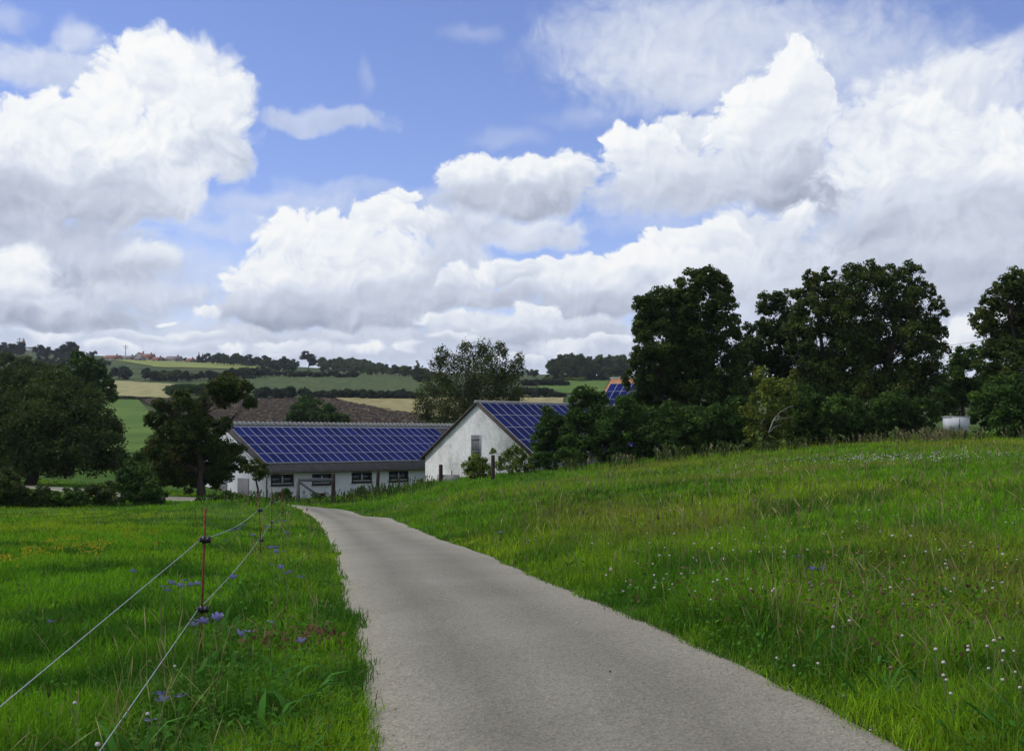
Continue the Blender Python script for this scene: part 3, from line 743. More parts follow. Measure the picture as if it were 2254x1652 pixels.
SHR = [
 ('tall dark shrub against the barn roof panels, leftmost of the bush row', [(1212,925,22),(1200,948,26),(1232,948,34),(1190,975,22),(1222,985,28),(1250,985,30),(1205,905,12)], 72, 1222, M_BUSH),
 ('dark shrub with feathery shoots rising above the barn ridge', [(1275,862,14),(1298,868,20),(1318,885,26),(1262,880,10),(1290,905,34),(1262,930,28),(1322,935,38),(1285,960,42),(1330,985,34),(1255,975,26)], 70, 1290, M_BUSH),
 ('round dark shrub in front of the dense maple\'s left side', [(1365,905,34),(1400,925,42),(1362,945,38),(1435,950,42),(1390,975,36),(1440,985,26)], 68, 1395, M_BUSH),
 ('round dark shrub right below the dense maple\'s trunk', [(1480,920,34),(1520,935,42),(1490,960,36),(1555,950,40),(1530,980,26),(1475,980,26)], 67, 1520, M_BUSH),
 ('round dark shrub between the dense maple and the yellowing elder', [(1590,925,40),(1620,900,30),(1630,940,34),(1592,965,32),(1640,965,24)], 67, 1608, M_BUSH),
 ('dark shrub just right of the yellowing elder', [(1760,890,42),(1785,925,42),(1745,940,30),(1810,950,28),(1775,965,20)], 68, 1775, M_BUSH),
 ('dark shrub under the spreading maple', [(1850,905,40),(1880,930,36),(1830,940,28),(1915,945,26),(1865,955,22)], 67, 1865, M_BUSH),
 ('dark shrub under the airy maple, left of the pale box', [(1960,900,40),(1995,915,34),(1940,930,28),(2035,905,34),(2010,935,22)], 68, 1985, M_BUSH),
 ('large rounded dark shrub at the right edge, right of the pale box', [(2190,880,42),(2235,870,50),(2165,915,30),(2210,925,36),(2260,910,50),(2300,890,50),(2240,945,26)], 63, 2230, M_BUSH),
]
for lb, lob, Y, bx, mt in SHR:
    make_tree('shrub', lb, 'shrub', lob, Y, bx, .19, 2.5, mt, M_BARK, .09, fork=.2, group='shrubs along the top of the meadow', cl=.4)
make_tree('elder_shrub', 'yellowing elder with dead grey twigs at the meadow edge, in front of the small maple', 'shrub',
  [(1676,822,16),(1690,850,20),(1730,850,20),(1668,880,20),(1700,885,24),(1740,880,18),(1648,905,18),(1672,925,22),(1710,925,26),(1735,915,16),(1660,955,22),(1695,965,26)],
  64.5, 1680, .17, 1.1, M_ELDER, M_BARK, .1, fork=.2, tint=(.45, .35), cl=.42, twigs=5)
make_tree('elder_shrub', 'light green elder bush in front of the white gable, left of the dark post', 'shrub',
  [(1046,1012,15),(1060,1022,18),(1034,1030,16),(1048,1036,18),(1070,1036,16)], 66, 1050, .15, 2.0, M_LIME, M_BARK, .06, fork=.2, cl=.42, tint=(.5, .35))
make_tree('elder_shrub', 'sparse light green elder under the barn eave, right of the dark post', 'shrub',
  [(1128,990,13),(1112,1006,15),(1140,1002,17),(1102,1022,13),(1128,1024,19),(1155,1018,16),(1166,1030,14),(1085,992,7)], 67, 1128, .15, 1.35, M_LIME, M_BARK, .06, fork=.2, cl=.42, tint=(.35, .35), twigs=4)
make_tree('low_shrub', 'low dark bush at the foot of the tall shrub beside the barn panels', 'shrub',
  [(1185,1010,18),(1210,1012,20),(1240,1008,20),(1268,1005,18)], 66, 1225, .17, 2.2, M_BUSH, M_BARK, .05, fork=.2)
# a bare pale branch leaning out of the elder
mb = MB(); p0 = at(1692, 952, 63.4); pb = [p0, at(1702,925,63.4), at(1715,908,63.3), at(1735,896,63.2), at(1748,892,63.2)]
mb.tube([p - p0 for p in pb], [.035, .03, .022, .015, .008], 6)
mb.tube([pb[1] - p0, at(1725,920,63) - p0, at(1745,918,63) - p0], [.018, .012, .006], 5)
mb.tube([pb[0] - p0, at(1706,938,63) - p0, at(1722,934,63) - p0], [.018, .012, .006], 5)
o = mb.build('dead_branch', mat_noise('dead_wood', [(.3, (.22, .2, .17)), (.7, (.42, .4, .36))], 8, .9), smooth=True)
o.location = p0; o['label'] = 'bare pale branch leaning out of the yellowing elder'; o['category'] = 'branch'

# ------------------------------------------------------------------ birch behind the barns
make_tree('birch_tree', 'airy weeping birch behind the white gabled barn', 'tree',
  [(972,776,17),(985,795,20),(960,800,16),(1026,768,20),(1020,795,24),(1067,762,18),(1058,790,28),(1102,768,18),(1096,795,30),(1143,784,12),(1140,806,16),(1125,820,24),(960,838,30),(1010,835,40),(1065,838,42),(1118,850,34),(945,872,28),(1000,880,42),(1055,882,42),(1110,880,34),(930,900,20),(965,908,32),(1020,915,36),(1080,915,34)],
  122, 1040, .22, .95, M_BIRCHL, M_BIRCH, .26, fill=False, droop=.5, cl=.45, fuzz=.3, clumps=14, tint=(.45, .3))

# ------------------------------------------------------------------ trees on the left
make_tree('willow_tree', 'broad dark willow with a leaning trunk, filling the left edge', 'tree',
  [(20,860,45),(75,850,46),(130,856,42),(175,880,36),(30,920,60),(100,915,60),(170,930,52),(225,915,34),(245,955,30),(20,990,60),(90,990,62),(160,990,56),(225,990,40),(262,1010,26),(-50,900,70),(-60,990,70),(50,1012,42),(130,1014,40),(200,1012,36),(255,1016,24)],
  80, 70, .2, 1.7, M_WILLOW, M_BARK, .38, cl=.42, fuzz=.3, base_y=80)
make_tree('bushy_tree', 'dark green pointed tree rising above the willow on the right', 'tree',
  [(172,786,16),(170,810,24),(215,808,14),(220,832,22),(180,840,32),(238,852,18),(150,850,26),(245,872,14),(205,868,24)], 118, 190, .26, 2.2, M_BUSH, M_BARK, .2)
make_tree('bushy_tree', 'hazy olive tree behind the willow at the left edge', 'tree',
  [(15,800,26),(50,810,28),(90,815,24),(120,820,22),(20,840,34),(80,845,34),(-30,810,40)], 150, 50, .34, 2.0, M_FAR1, M_BARK, .25)
make_tree('orchard_tree', 'gnarled old orchard tree with a bare forked trunk beside the long barn', 'tree',
  [(498,843,24),(534,856,20),(474,852,20),(492,872,24),(516,868,20),(548,886,16),(372,893,14),(350,892,14),(340,920,20),(380,918,24),(432,905,18),(415,940,28),(368,955,34),(345,985,22),(452,975,28),(410,985,34),(380,1015,34),(460,1010,38),(500,1000,30),(523,990,18),(430,1040,34),(485,1032,30),(530,1020,18),(395,1048,24),(352,1030,18),(402,885,20),(445,885,18),(440,930,24),(500,930,14),(478,945,22),(362,1052,20),(420,1062,20),(478,1058,16),(335,1000,18)],
  66, 445, .17, 3.0, M_ORCH, M_BARK, .24, cl=.42, fork=.42, tint=(.4, .3), twigs=4, fuzz=.15)
make_tree('sapling', 'small slender fruit tree in front of the barn\'s left corner', 'tree',
  [(566,1022,15),(580,1034,13),(556,1036,13),(570,1044,14),(545,1030,9)], 58, 569, .14, 2.0, M_ORCH, M_BARK, .07, fork=.6)
HED = [
 ('dark hedge bush at the far left edge of the mown field', [(-30,1075,40),(10,1065,34),(-10,1110,36),(30,1105,30)], 54, 0),
 ('dark hedge bush, second from the left edge', [(60,1093,22),(95,1091,22),(80,1112,22),(118,1112,20)], 54, 85),
 ('dark hedge bush below the willow trunk', [(138,1091,20),(168,1093,21),(150,1112,21),(188,1112,19)], 54, 160),
 ('dark hedge bush below the willow\'s right side', [(208,1087,21),(240,1080,23),(224,1108,21),(258,1106,19)], 55, 230),
 ('tallest bush of the dark hedge, left of the pale track', [(285,1052,26),(315,1052,28),(300,1080,30),(335,1080,26),(350,1092,18)], 56, 312),
 ('low dark bush under the orchard tree', [(470,1096,14),(500,1095,14),(525,1098,12),(440,1100,10)], 57, 495),
]
for lb, lob, Y, bx in HED:
    make_tree('hedge_bush', lb, 'hedge', lob, Y, bx, .15, 2.3, M_WILLOW if random.random() < .5 else M_BUSH, M_BARK, .06, fork=.2, group='dark bushes along the far side of the mown field', cl=.42)
for (bx_, by_, r_, lb) in ((795,1078,9,'small green bush under the third barn window'),(628,1082,9,'small weed bush in front of the first barn window'),(925,1062,10,'pale leafy weed where the two barns meet'),(700,1092,9,'small dark bush at the foot of the gate'),(520,1104,10,'low bush between sapling and orchard tree trunk')):
    make_tree('weed_bush', lb, 'bush', [(bx_, by_, r_), (bx_-r_*.7, by_+r_*.6, r_*.8), (bx_+r_*.8, by_+r_*.7, r_*.8)], 70, bx_, .14, 1.8, M_BUSH if bx_ != 925 else M_LIME, M_BARK, .03, fork=.2)
make_tree('shrub', 'dark bush filling the gap between the willow and the orchard tree', 'shrub',
  [(300,1020,24),(330,1010,26),(310,1045,26),(345,1040,22)], 72, 320, .18, 2.2, M_BUSH, M_BARK, .08, fork=.2)
make_tree('field_tree', 'round dark tree standing in the ploughed field behind the long barn', 'tree',
  [(672,885,18),(655,905,20),(690,900,24),(722,900,16),(670,925,24),(705,925,24),(735,925,18),(757,925,14),(642,925,14)], 165, 690, .35, 2.4, M_BUSH, M_BARK, .25)

# ------------------------------------------------------------------ far slope: trees and hedges
def proto(kind, seed):
    """one far tree: trunk and crown around the origin, 1 unit tall"""
    global RNG
    RNG = np.random.default_rng(seed); random.seed(seed)
    lobes = []
    if kind == 'round':
        for i in range(9):
            a = random.uniform(0, 6.28); r = random.uniform(.08, .26); z = random.uniform(.32, .82)
            lobes.append((Vector((math.cos(a) * r, math.sin(a) * r, z)), random.uniform(.13, .2)))
        leaf, cov, tr = .048, 1.9, .022
    elif kind == 'shrub':
        for i in range(7):
            a = random.uniform(0, 6.28); r = random.uniform(.1, .5); z = random.uniform(.3, .66)
            lobes.append((Vector((math.cos(a) * r, math.sin(a) * r * .7, z)), random.uniform(.26, .36)))
        leaf, cov, tr = .1, 2.2, .03
    else:
        for i in range(9):
            z = .16 + i * .095; r = .2 * (1.02 - z)
            for k in range(3 if i < 6 else 1):
                a = k * 2.1 + i; lobes.append((Vector((math.cos(a) * r, math.sin(a) * r, z)), (.04 + r * .62, .04 + r * .62, .06)))
        leaf, cov, tr = .05, 2.0, .018
    return lobes, leaf, cov, tr
PROTO = {}
def far_tree(kind, mat, variant, loc, h, name, label, cat, group, wide=1.0):
    key = (kind, mat.name, variant)
    if key not in PROTO:
        lobes, leaf, cov, tr = proto(kind, variant * 7 + 3)
        PROTO[key] = (limbs_mesh('trunk', (0, 0, 0), lobes, tr, M_BARK, .35, 0, 0), crown_mesh('crown', lobes, leaf, cov, mat, clumps=9, cl=.45, tint=(.5, .3)))
    root = thing(name, loc, label, cat, group, random.uniform(0, 6.28))
    root.scale = (h * wide, h * wide, h)
    link('trunk', PROTO[key][0], root); link('crown', PROTO[key][1], root)
    return root

_rr = random.Random(5)
def row(pts, h_px, step_px, kinds, mats, name, label, cat, group, jitter=1.5, wide=1.0, hvar=.3):
    """a line of trees along photo points on the far slope; heights in photo units"""
    pts = np.array(pts, float); d = np.r_[0, np.cumsum(np.linalg.norm(np.diff(pts, axis=0), axis=1))]
    s = 0.0
    while s < d[-1]:
        x = np.interp(s, d, pts[:, 0]); y = np.interp(s, d, pts[:, 1]) + _rr.uniform(-jitter, jitter)
        p = hit(x, y)
        px = F / p.y
        hh = (h_px if not callable(h_px) else h_px(x)) * _rr.uniform(1 - hvar, 1 + hvar) / px
        far_tree(_rr.choice(kinds), _rr.choice(mats), _rr.randint(0, 2), p - Vector((0, 0, .03 * hh)), hh, name, label, cat, group, wide * _rr.uniform(.85, 1.2))
        s += step_px * _rr.uniform(.75, 1.25)

row([(580,878),(652,878)], 27, 15, ['shrub'], [M_FARD], 'hedge_shrub', 'dark shrub in the separate short hedge above the ploughed field', 'hedge', 'short hedge above the ploughed field', 1, 1.2)
row([(668,877),(790,879),(925,880)], 24, 12, ['shrub'], [M_FARD], 'hedge_shrub', 'dark shrub in the long hedge between ploughed field and dark green field', 'hedge', 'long hedge above the ploughed field', 1, 1.1, .22)
row([(244,833),(290,836)], 24, 15, ['shrub', 'round'], [M_FARD], 'hedge_shrub', 'dark bush above the left stubble field', 'hedge', 'bushes above the left stubble field', 1, 1.2)
row([(320,838),(400,840),(480,836),(590,830)], 24, 11, ['shrub', 'round'], [M_FARD, M_FAR1], 'hedge_shrub', 'dark bush in the thick hedge below the pale green field', 'hedge', 'thick hedge below the pale green field', 2, 1.2)
row([(540,822),(640,829),(785,831)], 14, 9, ['shrub'], [M_FARD, M_FAR1], 'hedge_shrub', 'low dark bush in the hedge that runs on to the right below the lone tree', 'hedge', 'low hedge above the dark green field', 1.5, 1.5)
row([(384,872),(430,870),(468,868)], 26, 14, ['shrub'], [M_BUSH], 'hedge_shrub', 'bush at the right end of the left stubble field', 'hedge', 'bushes beside the orchard tree top', 1, 1.2)
row([(262,880),(330,881)], 8, 9, ['shrub'], [M_FARD], 'hedge_shrub', 'low bush on the bank below the left stubble field', 'hedge', 'low bushes below the left stubble field', .6, 1.5)
row([(436,797),(500,802),(590,808),(655,814)], 22, 9, ['round', 'round', 'conifer'], [M_FARD, M_FAR1], 'skyline_tree', 'skyline tree between the village and the lone round tree', 'tree', 'trees on the skyline right of the village', 1.5, 1.0)
row([(470,803),(560,808),(650,815)], 26, 8, ['round', 'round'], [M_FAR1, M_FARD, M_FAR1], 'skyline_tree', 'skyline tree between the village and the lone round tree', 'tree', 'trees on the skyline right of the village', 1.5, 1.0)
row([(438,798),(452,798),(466,799)], 22, 9, ['conifer'], [M_FARD], 'skyline_conifer', 'dark pointed conifer on the skyline just right of the village', 'tree', 'conifers right of the village', 1, 1.0)
row([(600,818),(655,822)], 20, 10, ['round'], [M_FARD], 'skyline_tree', 'dark tree left of the lone round tree', 'tree', 'dark trees left of the lone tree', 1, 1.2)
row([(706,812),(760,815),(850,822)], lambda x: 28 - 6 * max(0, (x - 780) / 70), 6.5, ['round'], [M_FAR2], 'wood_tree', 'bright green tree in the small wood right of the lone tree', 'tree', 'small bright wood on the skyline', 1.5, 1.25, .15)
row([(712,820),(760,822),(850,828)], 20, 9, ['round'], [M_FAR2, M_FAR1], 'wood_tree', 'bright green tree in the small wood right of the lone tree', 'tree', 'small bright wood on the skyline', 2, 1.25, .2)
row([(856,826),(905,829),(960,832)], 23, 8, ['round', 'round', 'shrub'], [M_FAR1, M_FAR2], 'wood_tree', 'pale green tree on the skyline left of the birch', 'tree', 'trees left of the birch', 1.5, 1.2)
row([(918,830),(940,831)], 36, 12, ['conifer'], [M_FAR1], 'skyline_conifer', 'tall green conifer on the skyline beside the birch', 'tree', 'conifers beside the birch', 1, 1.2)
row([(920,842),(945,843)], 22, 10, ['shrub'], [M_FARD], 'hedge_shrub', 'dark bush touching the left side of the birch', 'hedge', 'bushes left of the birch', 1, 1.2)
row([(1150,830),(1190,832)], 22, 10, ['round', 'shrub'], [M_FAR1, M_FAR2], 'scrub_tree', 'pale scrubby tree right of the birch', 'tree', 'scrub right of the birch', 1.5, 1.3)
row([(1208,832),(1260,833),(1320,834),(1385,834)], lambda x: 44 + 16 * math.sin(max(0, min(1, (x - 1205) / 110)) * 1.7), 9, ['round'], [M_FAR1], 'wood_tree', 'dark tree in the wood on the skyline left of the big maple', 'tree', 'dark wood behind the barns', 2, .8, .14)
row([(1220,838),(1385,838)], 34, 11, ['round'], [M_FARD, M_FAR1], 'wood_tree', 'dark tree in the wood on the skyline left of the big maple', 'tree', 'dark wood behind the barns', 1.5, 1., .2)
row([(1205,837),(1390,838)], 14, 8, ['shrub'], [M_FAR1, M_FARD], 'wood_shrub', 'low undergrowth bush at the foot of the dark wood', 'shrub', 'undergrowth of the dark wood', 1, 1.5)
row([(1155,848),(1250,850)], 14, 9, ['shrub'], [M_FARD], 'hedge_shrub', 'low dark bush above the bright green field', 'hedge', 'low hedge above the bright green field', 1, 1.4)
row([(1200,838),(1290,840)], 12, 9, ['shrub'], [M_FAR2, M_LIME], 'scrub_shrub', 'pale yellow-green scrub at the foot of the dark wood', 'shrub', 'pale scrub below the dark wood', 1.5, 1.4)
row([(1150,873),(1245,877)], 20, 12, ['shrub'], [M_FARD], 'hedge_shrub', 'dark bush in the hedge below the bright green field', 'hedge', 'hedge below the bright green field', 1, 1.3)
row([(1395,870),(1500,872),(1640,872)], 30, 18, ['round'], [M_FAR1], 'scrub_tree', 'green tree far behind the big maple', 'tree', 'trees far behind the maples', 2, 1.2)
row([(-20,790),(20,788),(55,785)], 34, 12, ['round'], [M_FARD], 'skyline_tree', 'dark round tree on the skyline below the church', 'tree', 'dark trees below the church', 1, 1.1, .15)
row([(82,790),(120,792),(155,796)], 30, 12, ['round'], [M_FARD], 'skyline_tree', 'dark tree on the skyline between church and village', 'tree', 'dark trees between church and village', 1, 1.1, .2)
row([(85,808),(240,812)], 22, 14, ['shrub', 'round'], [M_FARD, M_FAR1], 'skyline_tree', 'dark bush on the slope below the skyline trees', 'tree', 'bushes on the slope left of the village', 2, 1.2)
row([(192,786),(215,788)], 14, 9, ['round'], [M_FARD, M_FAR2], 'skyline_tree', 'small tree at the left end of the village', 'tree', 'small trees left of the village', 1, 1.1)
p = hit(679, 815); far_tree('round', M_FARD, 1, p, 46 / F * p.y, 'lone_tree', 'lone tall round tree standing out on the skyline', 'tree', None, 1.25)
p = hit(146, 800); far_tree('round', M_FARD, 2, p, 52 / F * p.y, 'skyline_tree', 'tallest dark tree on the skyline between church and village', 'tree', None, 1.0)
p = hit(164, 800); far_tree('round', M_FAR1, 0, p, 50 / F * p.y, 'skyline_tree', 'slim pale olive tree just right of the tallest dark skyline tree', 'tree', None, .5)
for (x, y, h, w) in ((312,793,9,1.3),(353,794,6,1.3),(238,789,6,1.3),(408,796,10,1.2)):
    p = hit(x, y); far_tree('round', M_FARD, 0, p, h / F * p.y, 'village_bush', 'small dark bush in front of the village houses', 'shrub', 'bushes in front of the village houses', w)
# trees of the far bank seen through and behind the right-hand trees
row([(1650,905),(2250,905)], 50, 40, ['round'], [M_FAR1, M_BUSH], 'scrub_tree', 'green tree behind the row of maples', 'tree', 'trees behind the maples', 2, 1.)
RNG = np.random.default_rng(99); random.seed(99)

# ------------------------------------------------------------------ village and church
M_WALLF = mat_noise('village_plaster', [(.3, (.5, .48, .43)), (.7, (.62, .6, .55))], .3)
M_WALLG = mat_noise('village_grey_wall', [(.3, (.25, .23, .2)), (.7, (.34, .31, .27))], .3)
M_ROOFR = mat_noise('red_tiles', [(.3, (.16, .065, .038)), (.7, (.23, .10, .055))], .6)
M_ROOFG = mat_noise('grey_tiles', [(.3, (.13, .11, .10)), (.7, (.19, .165, .15))], .6)
M_GLASSD = mat_noise('far_window_glass', [(.3, (.02, .022, .028)), (.7, (.04, .045, .05))], .6, .2)
def house(x0, x1, ytop, ybase, wall, roof, label, gable=False):
    xm = (x0 + x1) / 2; g = hit(xm, ybase + 2); s = g.y / F
    w = (x1 - x0) * s; H = (ybase - ytop) * s; eave = H * (.42 if not gable else .35); dpt = max(8., w * .6)
    root = thing('house', g, label, 'house', 'houses of the village on the skyline')
    m = MB(); m.box((-w/2 + .4, 0, -2), (w/2 - .4, dpt, eave))
    if gable:
        m.add([(-w/2+.4, 0, eave), (w/2-.4, 0, eave), (0, 0, H-.3), (-w/2+.4, dpt, eave), (w/2-.4, dpt, eave), (0, dpt, H-.3)], [(0,1,2),(5,4,3)])
    else:
        m.add([(-w/2+.4, 0, eave), (-w/2+.4, dpt, eave), (-w/2+.4, dpt/2, H-.3), (w/2-.4, 0, eave), (w/2-.4, dpt, eave), (w/2-.4, dpt/2, H-.3)], [(0,2,1),(3,4,5)])
    m.build('wall', wall, root)
    r = MB()
    if gable:
        for sx in (-1, 1): r.beam((sx * w/2, dpt/2, eave-.2), (0, dpt/2, H), dpt + .8, .25, up=(sx*.6, 0, .6))
    else:
        r.beam((0, -.5, eave-.2), (0, dpt/2, H), w + .4, .25); r.beam((0, dpt+.5, eave-.2), (0, dpt/2, H), w + .4, .25)
    ro = r.build('roof', roof, root)
    c = MB(); c.box((w*.2, dpt/2-.5, H-.8), (w*.2+.9, dpt/2+.4, H+1.1)); c.build('chimney', roof, ro)
    n = max(2, int(w / 4))
    for i in range(n):
        xw = -w/2 + (i + .5) * w / n
        q = MB(); q.box((xw-.5, -.06, eave*.35), (xw+.5, -.01, eave*.8)); q.build('window', M_GLASSD, root)
    return root
house(229,262,779,790,M_WALLG,M_ROOFR,'long low house with a red roof at the left end of the village')
house(261,297,780,790,M_WALLG,M_ROOFG,'house with a broad grey roof left of the white gable')
house(292,318,773,789,M_WALLF,M_ROOFR,'tallest village house with a white gable and red roof', True)
house(309,336,776,791,M_WALLG,M_ROOFR,'red roofed house just right of the white gable')
house(296,312,782,792,M_WALLG,M_ROOFG,'low grey roofed house in front of the white gable')
house(334,354,783,793,M_WALLG,M_ROOFR,'low dark red roofed house right of centre of the village')
house(353,368,784,793,M_WALLF,M_ROOFG,'small pale house with a grey roof in the village')
house(366,396,781,794,M_WALLG,M_ROOFG,'grey brown barn-like house at the right end of the village')
house(408,424,786,796,M_WALLG,M_ROOFR,'small brown roofed house half hidden by conifers at the village\'s right')
house(425,436,787,796,M_WALLF,M_ROOFG,'tiny pale house among the conifers right of the village')
g = hit(50, 770); s = g.y / F
ch = thing('church', g, 'small church with white tower and pointed red spire at the far left skyline', 'church')
m = MB(); m.box((-2.2, 0, -2), (2.2, 4.4, 7.0)); m.build('tower', M_WALLF, ch)
m = MB(); hs_ = 28 * s - 7
m.add([(-2.7,-.5,7),(2.7,-.5,7),(2.7,4.9,7),(-2.7,4.9,7),(-1.6,.6,7+hs_*.45),(1.6,.6,7+hs_*.45),(1.6,3.8,7+hs_*.45),(-1.6,3.8,7+hs_*.45),(0,2.2,7+hs_)],
      [(3,2,1,0),(0,1,5,4),(1,2,6,5),(2,3,7,6),(3,0,4,7),(4,5,8),(5,6,8),(6,7,8),(7,4,8)]); m.build('spire', M_ROOFR, ch)
m = MB(); m.box((-.5, -.06, 4.2), (.5, -.01, 5.8)); m.build('window', M_GLASSD, ch)
m = MB(); m.box((2.2, .5, -2), (13, 7, 2.6)); m.build('nave', M_WALLF, ch)
m = MB(); m.beam((7.6, .1, 2.5), (7.6, 3.75, 4.4), 10.9, .2); m.beam((7.6, 7.4, 2.5), (7.6, 3.75, 4.4), 10.9, .2); m.build('roof', M_ROOFG, ch)
M_POLE = mat_noise('grey_mast', [(.3, (.08, .08, .08)), (.7, (.14, .14, .14))], 2)
for (x, yb, yt, lb) in ((276,789,758,'thin mast above the trees left of the village'),(42,774,742,'thin mast beside the church spire')):
    g = hit(x, yb); h = (yb - yt) / F * g.y
    t = thing('mast', g, lb, 'mast')
    m = MB(); m.tube([(0,0,-1),(0,0,h)], [.35,.22], 6); m.build('pole', M_POLE, t)
    m = MB(); m.box((-2.2,-.15,h*.86),(2.2,.15,h*.89)); m.box((-1.5,-.15,h*.72),(1.5,.15,h*.75)); m.build('crossarm', M_POLE, t)

# ------------------------------------------------------------------ barns
def plaster():
    m, nt, out = new_mat('stained_plaster'); L = nt.links.new
    tc = N(nt, 'ShaderNodeTexCoord'); mp = N(nt, 'ShaderNodeMapping'); mp.inputs['Scale'].default_value = (1, 1, .85); L(tc.outputs['Object'], mp.inputs[0])
    a = N(nt, 'ShaderNodeTexNoise', i_Scale=.55, i_Detail=9., i_Roughness=.68); L(mp.outputs[0], a.inputs['Vector'])
    r = ramp(nt, a.outputs['Fac'], [(.36, (.70, .69, .655)), (.50, (.63, .62, .59)), (.60, (.50, .49, .465)), (.72, (.36, .35, .335))])
    c = N(nt, 'ShaderNodeTexNoise', i_Scale=5., i_Detail=8., i_Roughness=.7); L(mp.outputs[0], c.inputs['Vector'])
    r2 = ramp(nt, c.outputs['Fac'], [(.3, (.8, .8, .8)), (.6, (1.05, 1.05, 1.05))])
    m1 = N(nt, 'ShaderNodeMix', data_type='RGBA', blend_type='MULTIPLY'); m1.inputs[0].default_value = 1; L(r.outputs[0], m1.inputs[6]); L(r2.outputs[0], m1.inputs[7])
    b = N(nt, 'ShaderNodeBsdfPrincipled', i_Roughness=.9); L(m1.outputs[2], b.inputs['Base Color'])
    bp = N(nt, 'ShaderNodeBump', i_Strength=.4, i_Distance=.03); L(c.outputs['Fac'], bp.inputs['Height']); L(bp.outputs[0], b.inputs['Normal'])
    L(b.outputs[0], out.inputs[0]); return m
M_PLASTER = plaster()
M_WHITE = mat_noise('whitewashed_wall', [(.3, (.50, .50, .50)), (.5, (.60, .60, .60)), (.7, (.66, .66, .655))], .8, .9, .2, 6)
def tiles(name, c0, c1):
    m, nt, out = new_mat(name); L = nt.links.new
    tc = N(nt, 'ShaderNodeTexCoord')
    w1 = N(nt, 'ShaderNodeTexWave', bands_direction='X', wave_profile='SIN', i_Scale=1.05); w1.inputs['Distortion'].default_value = .4; L(tc.outputs['Object'], w1.inputs['Vector'])
    w2 = N(nt, 'ShaderNodeTexWave', bands_direction='Y', wave_profile='SAW', i_Scale=.9); w2.inputs['Distortion'].default_value = .3; L(tc.outputs['Object'], w2.inputs['Vector'])
    n = N(nt, 'ShaderNodeTexNoise', i_Scale=1.6, i_Detail=8.); L(tc.outputs['Object'], n.inputs['Vector'])
    r = ramp(nt, n.outputs['Fac'], [(.3, c0), (.7, c1)])
    r2 = ramp(nt, w2.outputs['Color'], [(0, (.5, .5, .5)), (.25, (1, 1, 1)), (1, (1.15, 1.15, 1.15))])
    m1 = N(nt, 'ShaderNodeMix', data_type='RGBA', blend_type='MULTIPLY'); m1.inputs[0].default_value = 1; L(r.outputs[0], m1.inputs[6]); L(r2.outputs[0], m1.inputs[7])
    b = N(nt, 'ShaderNodeBsdfPrincipled', i_Roughness=.8); L(m1.outputs[2], b.inputs['Base Color'])
    bp = N(nt, 'ShaderNodeBump', i_Strength=.8, i_Distance=.08); L(w1.outputs['Color'], bp.inputs['Height']); L(bp.outputs[0], b.inputs['Normal'])
    L(b.outputs[0], out.inputs[0]); return m
M_TILED = tiles('dark_roof_tiles', (.030, .028, .028), (.062, .056, .052))
M_TILEO = tiles('orange_roof_tiles', (.28, .12, .05), (.42, .20, .09))
M_VERGE = mat_noise('verge_wood', [(.3, (.035, .026, .02)), (.7, (.075, .058, .045))], 3, .9)
M_RIDGE = mat_noise('weathered_ridge_tile', [(.3, (.16, .16, .15)), (.6, (.27, .27, .25))], 3, .9, .3)
M_FLASH = mat_noise('pale_ridge_sheet', [(.3, (.30, .32, .34)), (.7, (.42, .44, .46))], 1, .6)
def cells():
    m, nt, out = new_mat('solar_cells'); L = nt.links.new
    tc = N(nt, 'ShaderNodeTexCoord'); oi = N(nt, 'ShaderNodeObjectInfo')
    no = N(nt, 'ShaderNodeTexNoise', i_Scale=1.1, i_Detail=3.); L(tc.outputs['Object'], no.inputs['Vector'])
    ad = N(nt, 'ShaderNodeMath', operation='MULTIPLY_ADD'); L(oi.outputs['Random'], ad.inputs[0]); ad.inputs[1].default_value = .5; L(no.outputs['Fac'], ad.inputs[2])
    r = ramp(nt, ad.outputs[0], [(.3, (.003, .007, .055)), (.7, (.006, .012, .082)), (1., (.009, .016, .105))])
    b = N(nt, 'ShaderNodeBsdfPrincipled', i_Roughness=.45); b.inputs['Specular IOR Level'].default_value = .02
    L(r.outputs[0], b.inputs['Base Color']); L(b.outputs[0], out.inputs[0]); return m
M_CELL = cells()
M_ALU = mat_noise('panel_frame', [(.3, (.33, .34, .36)), (.7, (.40, .41, .43))], 3, .6, 0, None, 3, 0, .1)
M_FRAME = mat_noise('dark_window_frame', [(.3, (.018, .014, .012)), (.7, (.035, .028, .024))], 4, .7)
M_MULL = mat_noise('pale_window_bar', [(.3, (.40, .40, .40)), (.7, (.5, .5, .5))], 4, .6)
M_PANE = mat_noise('window_glass', [(.35, (.012, .014, .018)), (.65, (.035, .04, .05))], 3, .08, 0, None, 3, 0, .6)
M_PLANK = mat_noise('grey_planks', [(.3, (.09, .09, .095)), (.6, (.17, .17, .175)), (.8, (.24, .24, .24))], 5, .9, .4, 12, 6, 0, .2, (6, 6, .5))
M_POST = mat_noise('dark_post_wood', [(.3, (.025, .018, .014)), (.6, (.065, .045, .036)), (.8, (.13, .10, .09))], 5, .95, .6, 12, 6, 0, .1, (4, 4, .4))
M_POSTG = mat_noise('grey_post_wood', [(.3, (.07, .065, .055)), (.6, (.16, .15, .13)), (.8, (.26, .24, .21))], 5, .95, .6, 12, 6, 0, .1, (4, 4, .4))

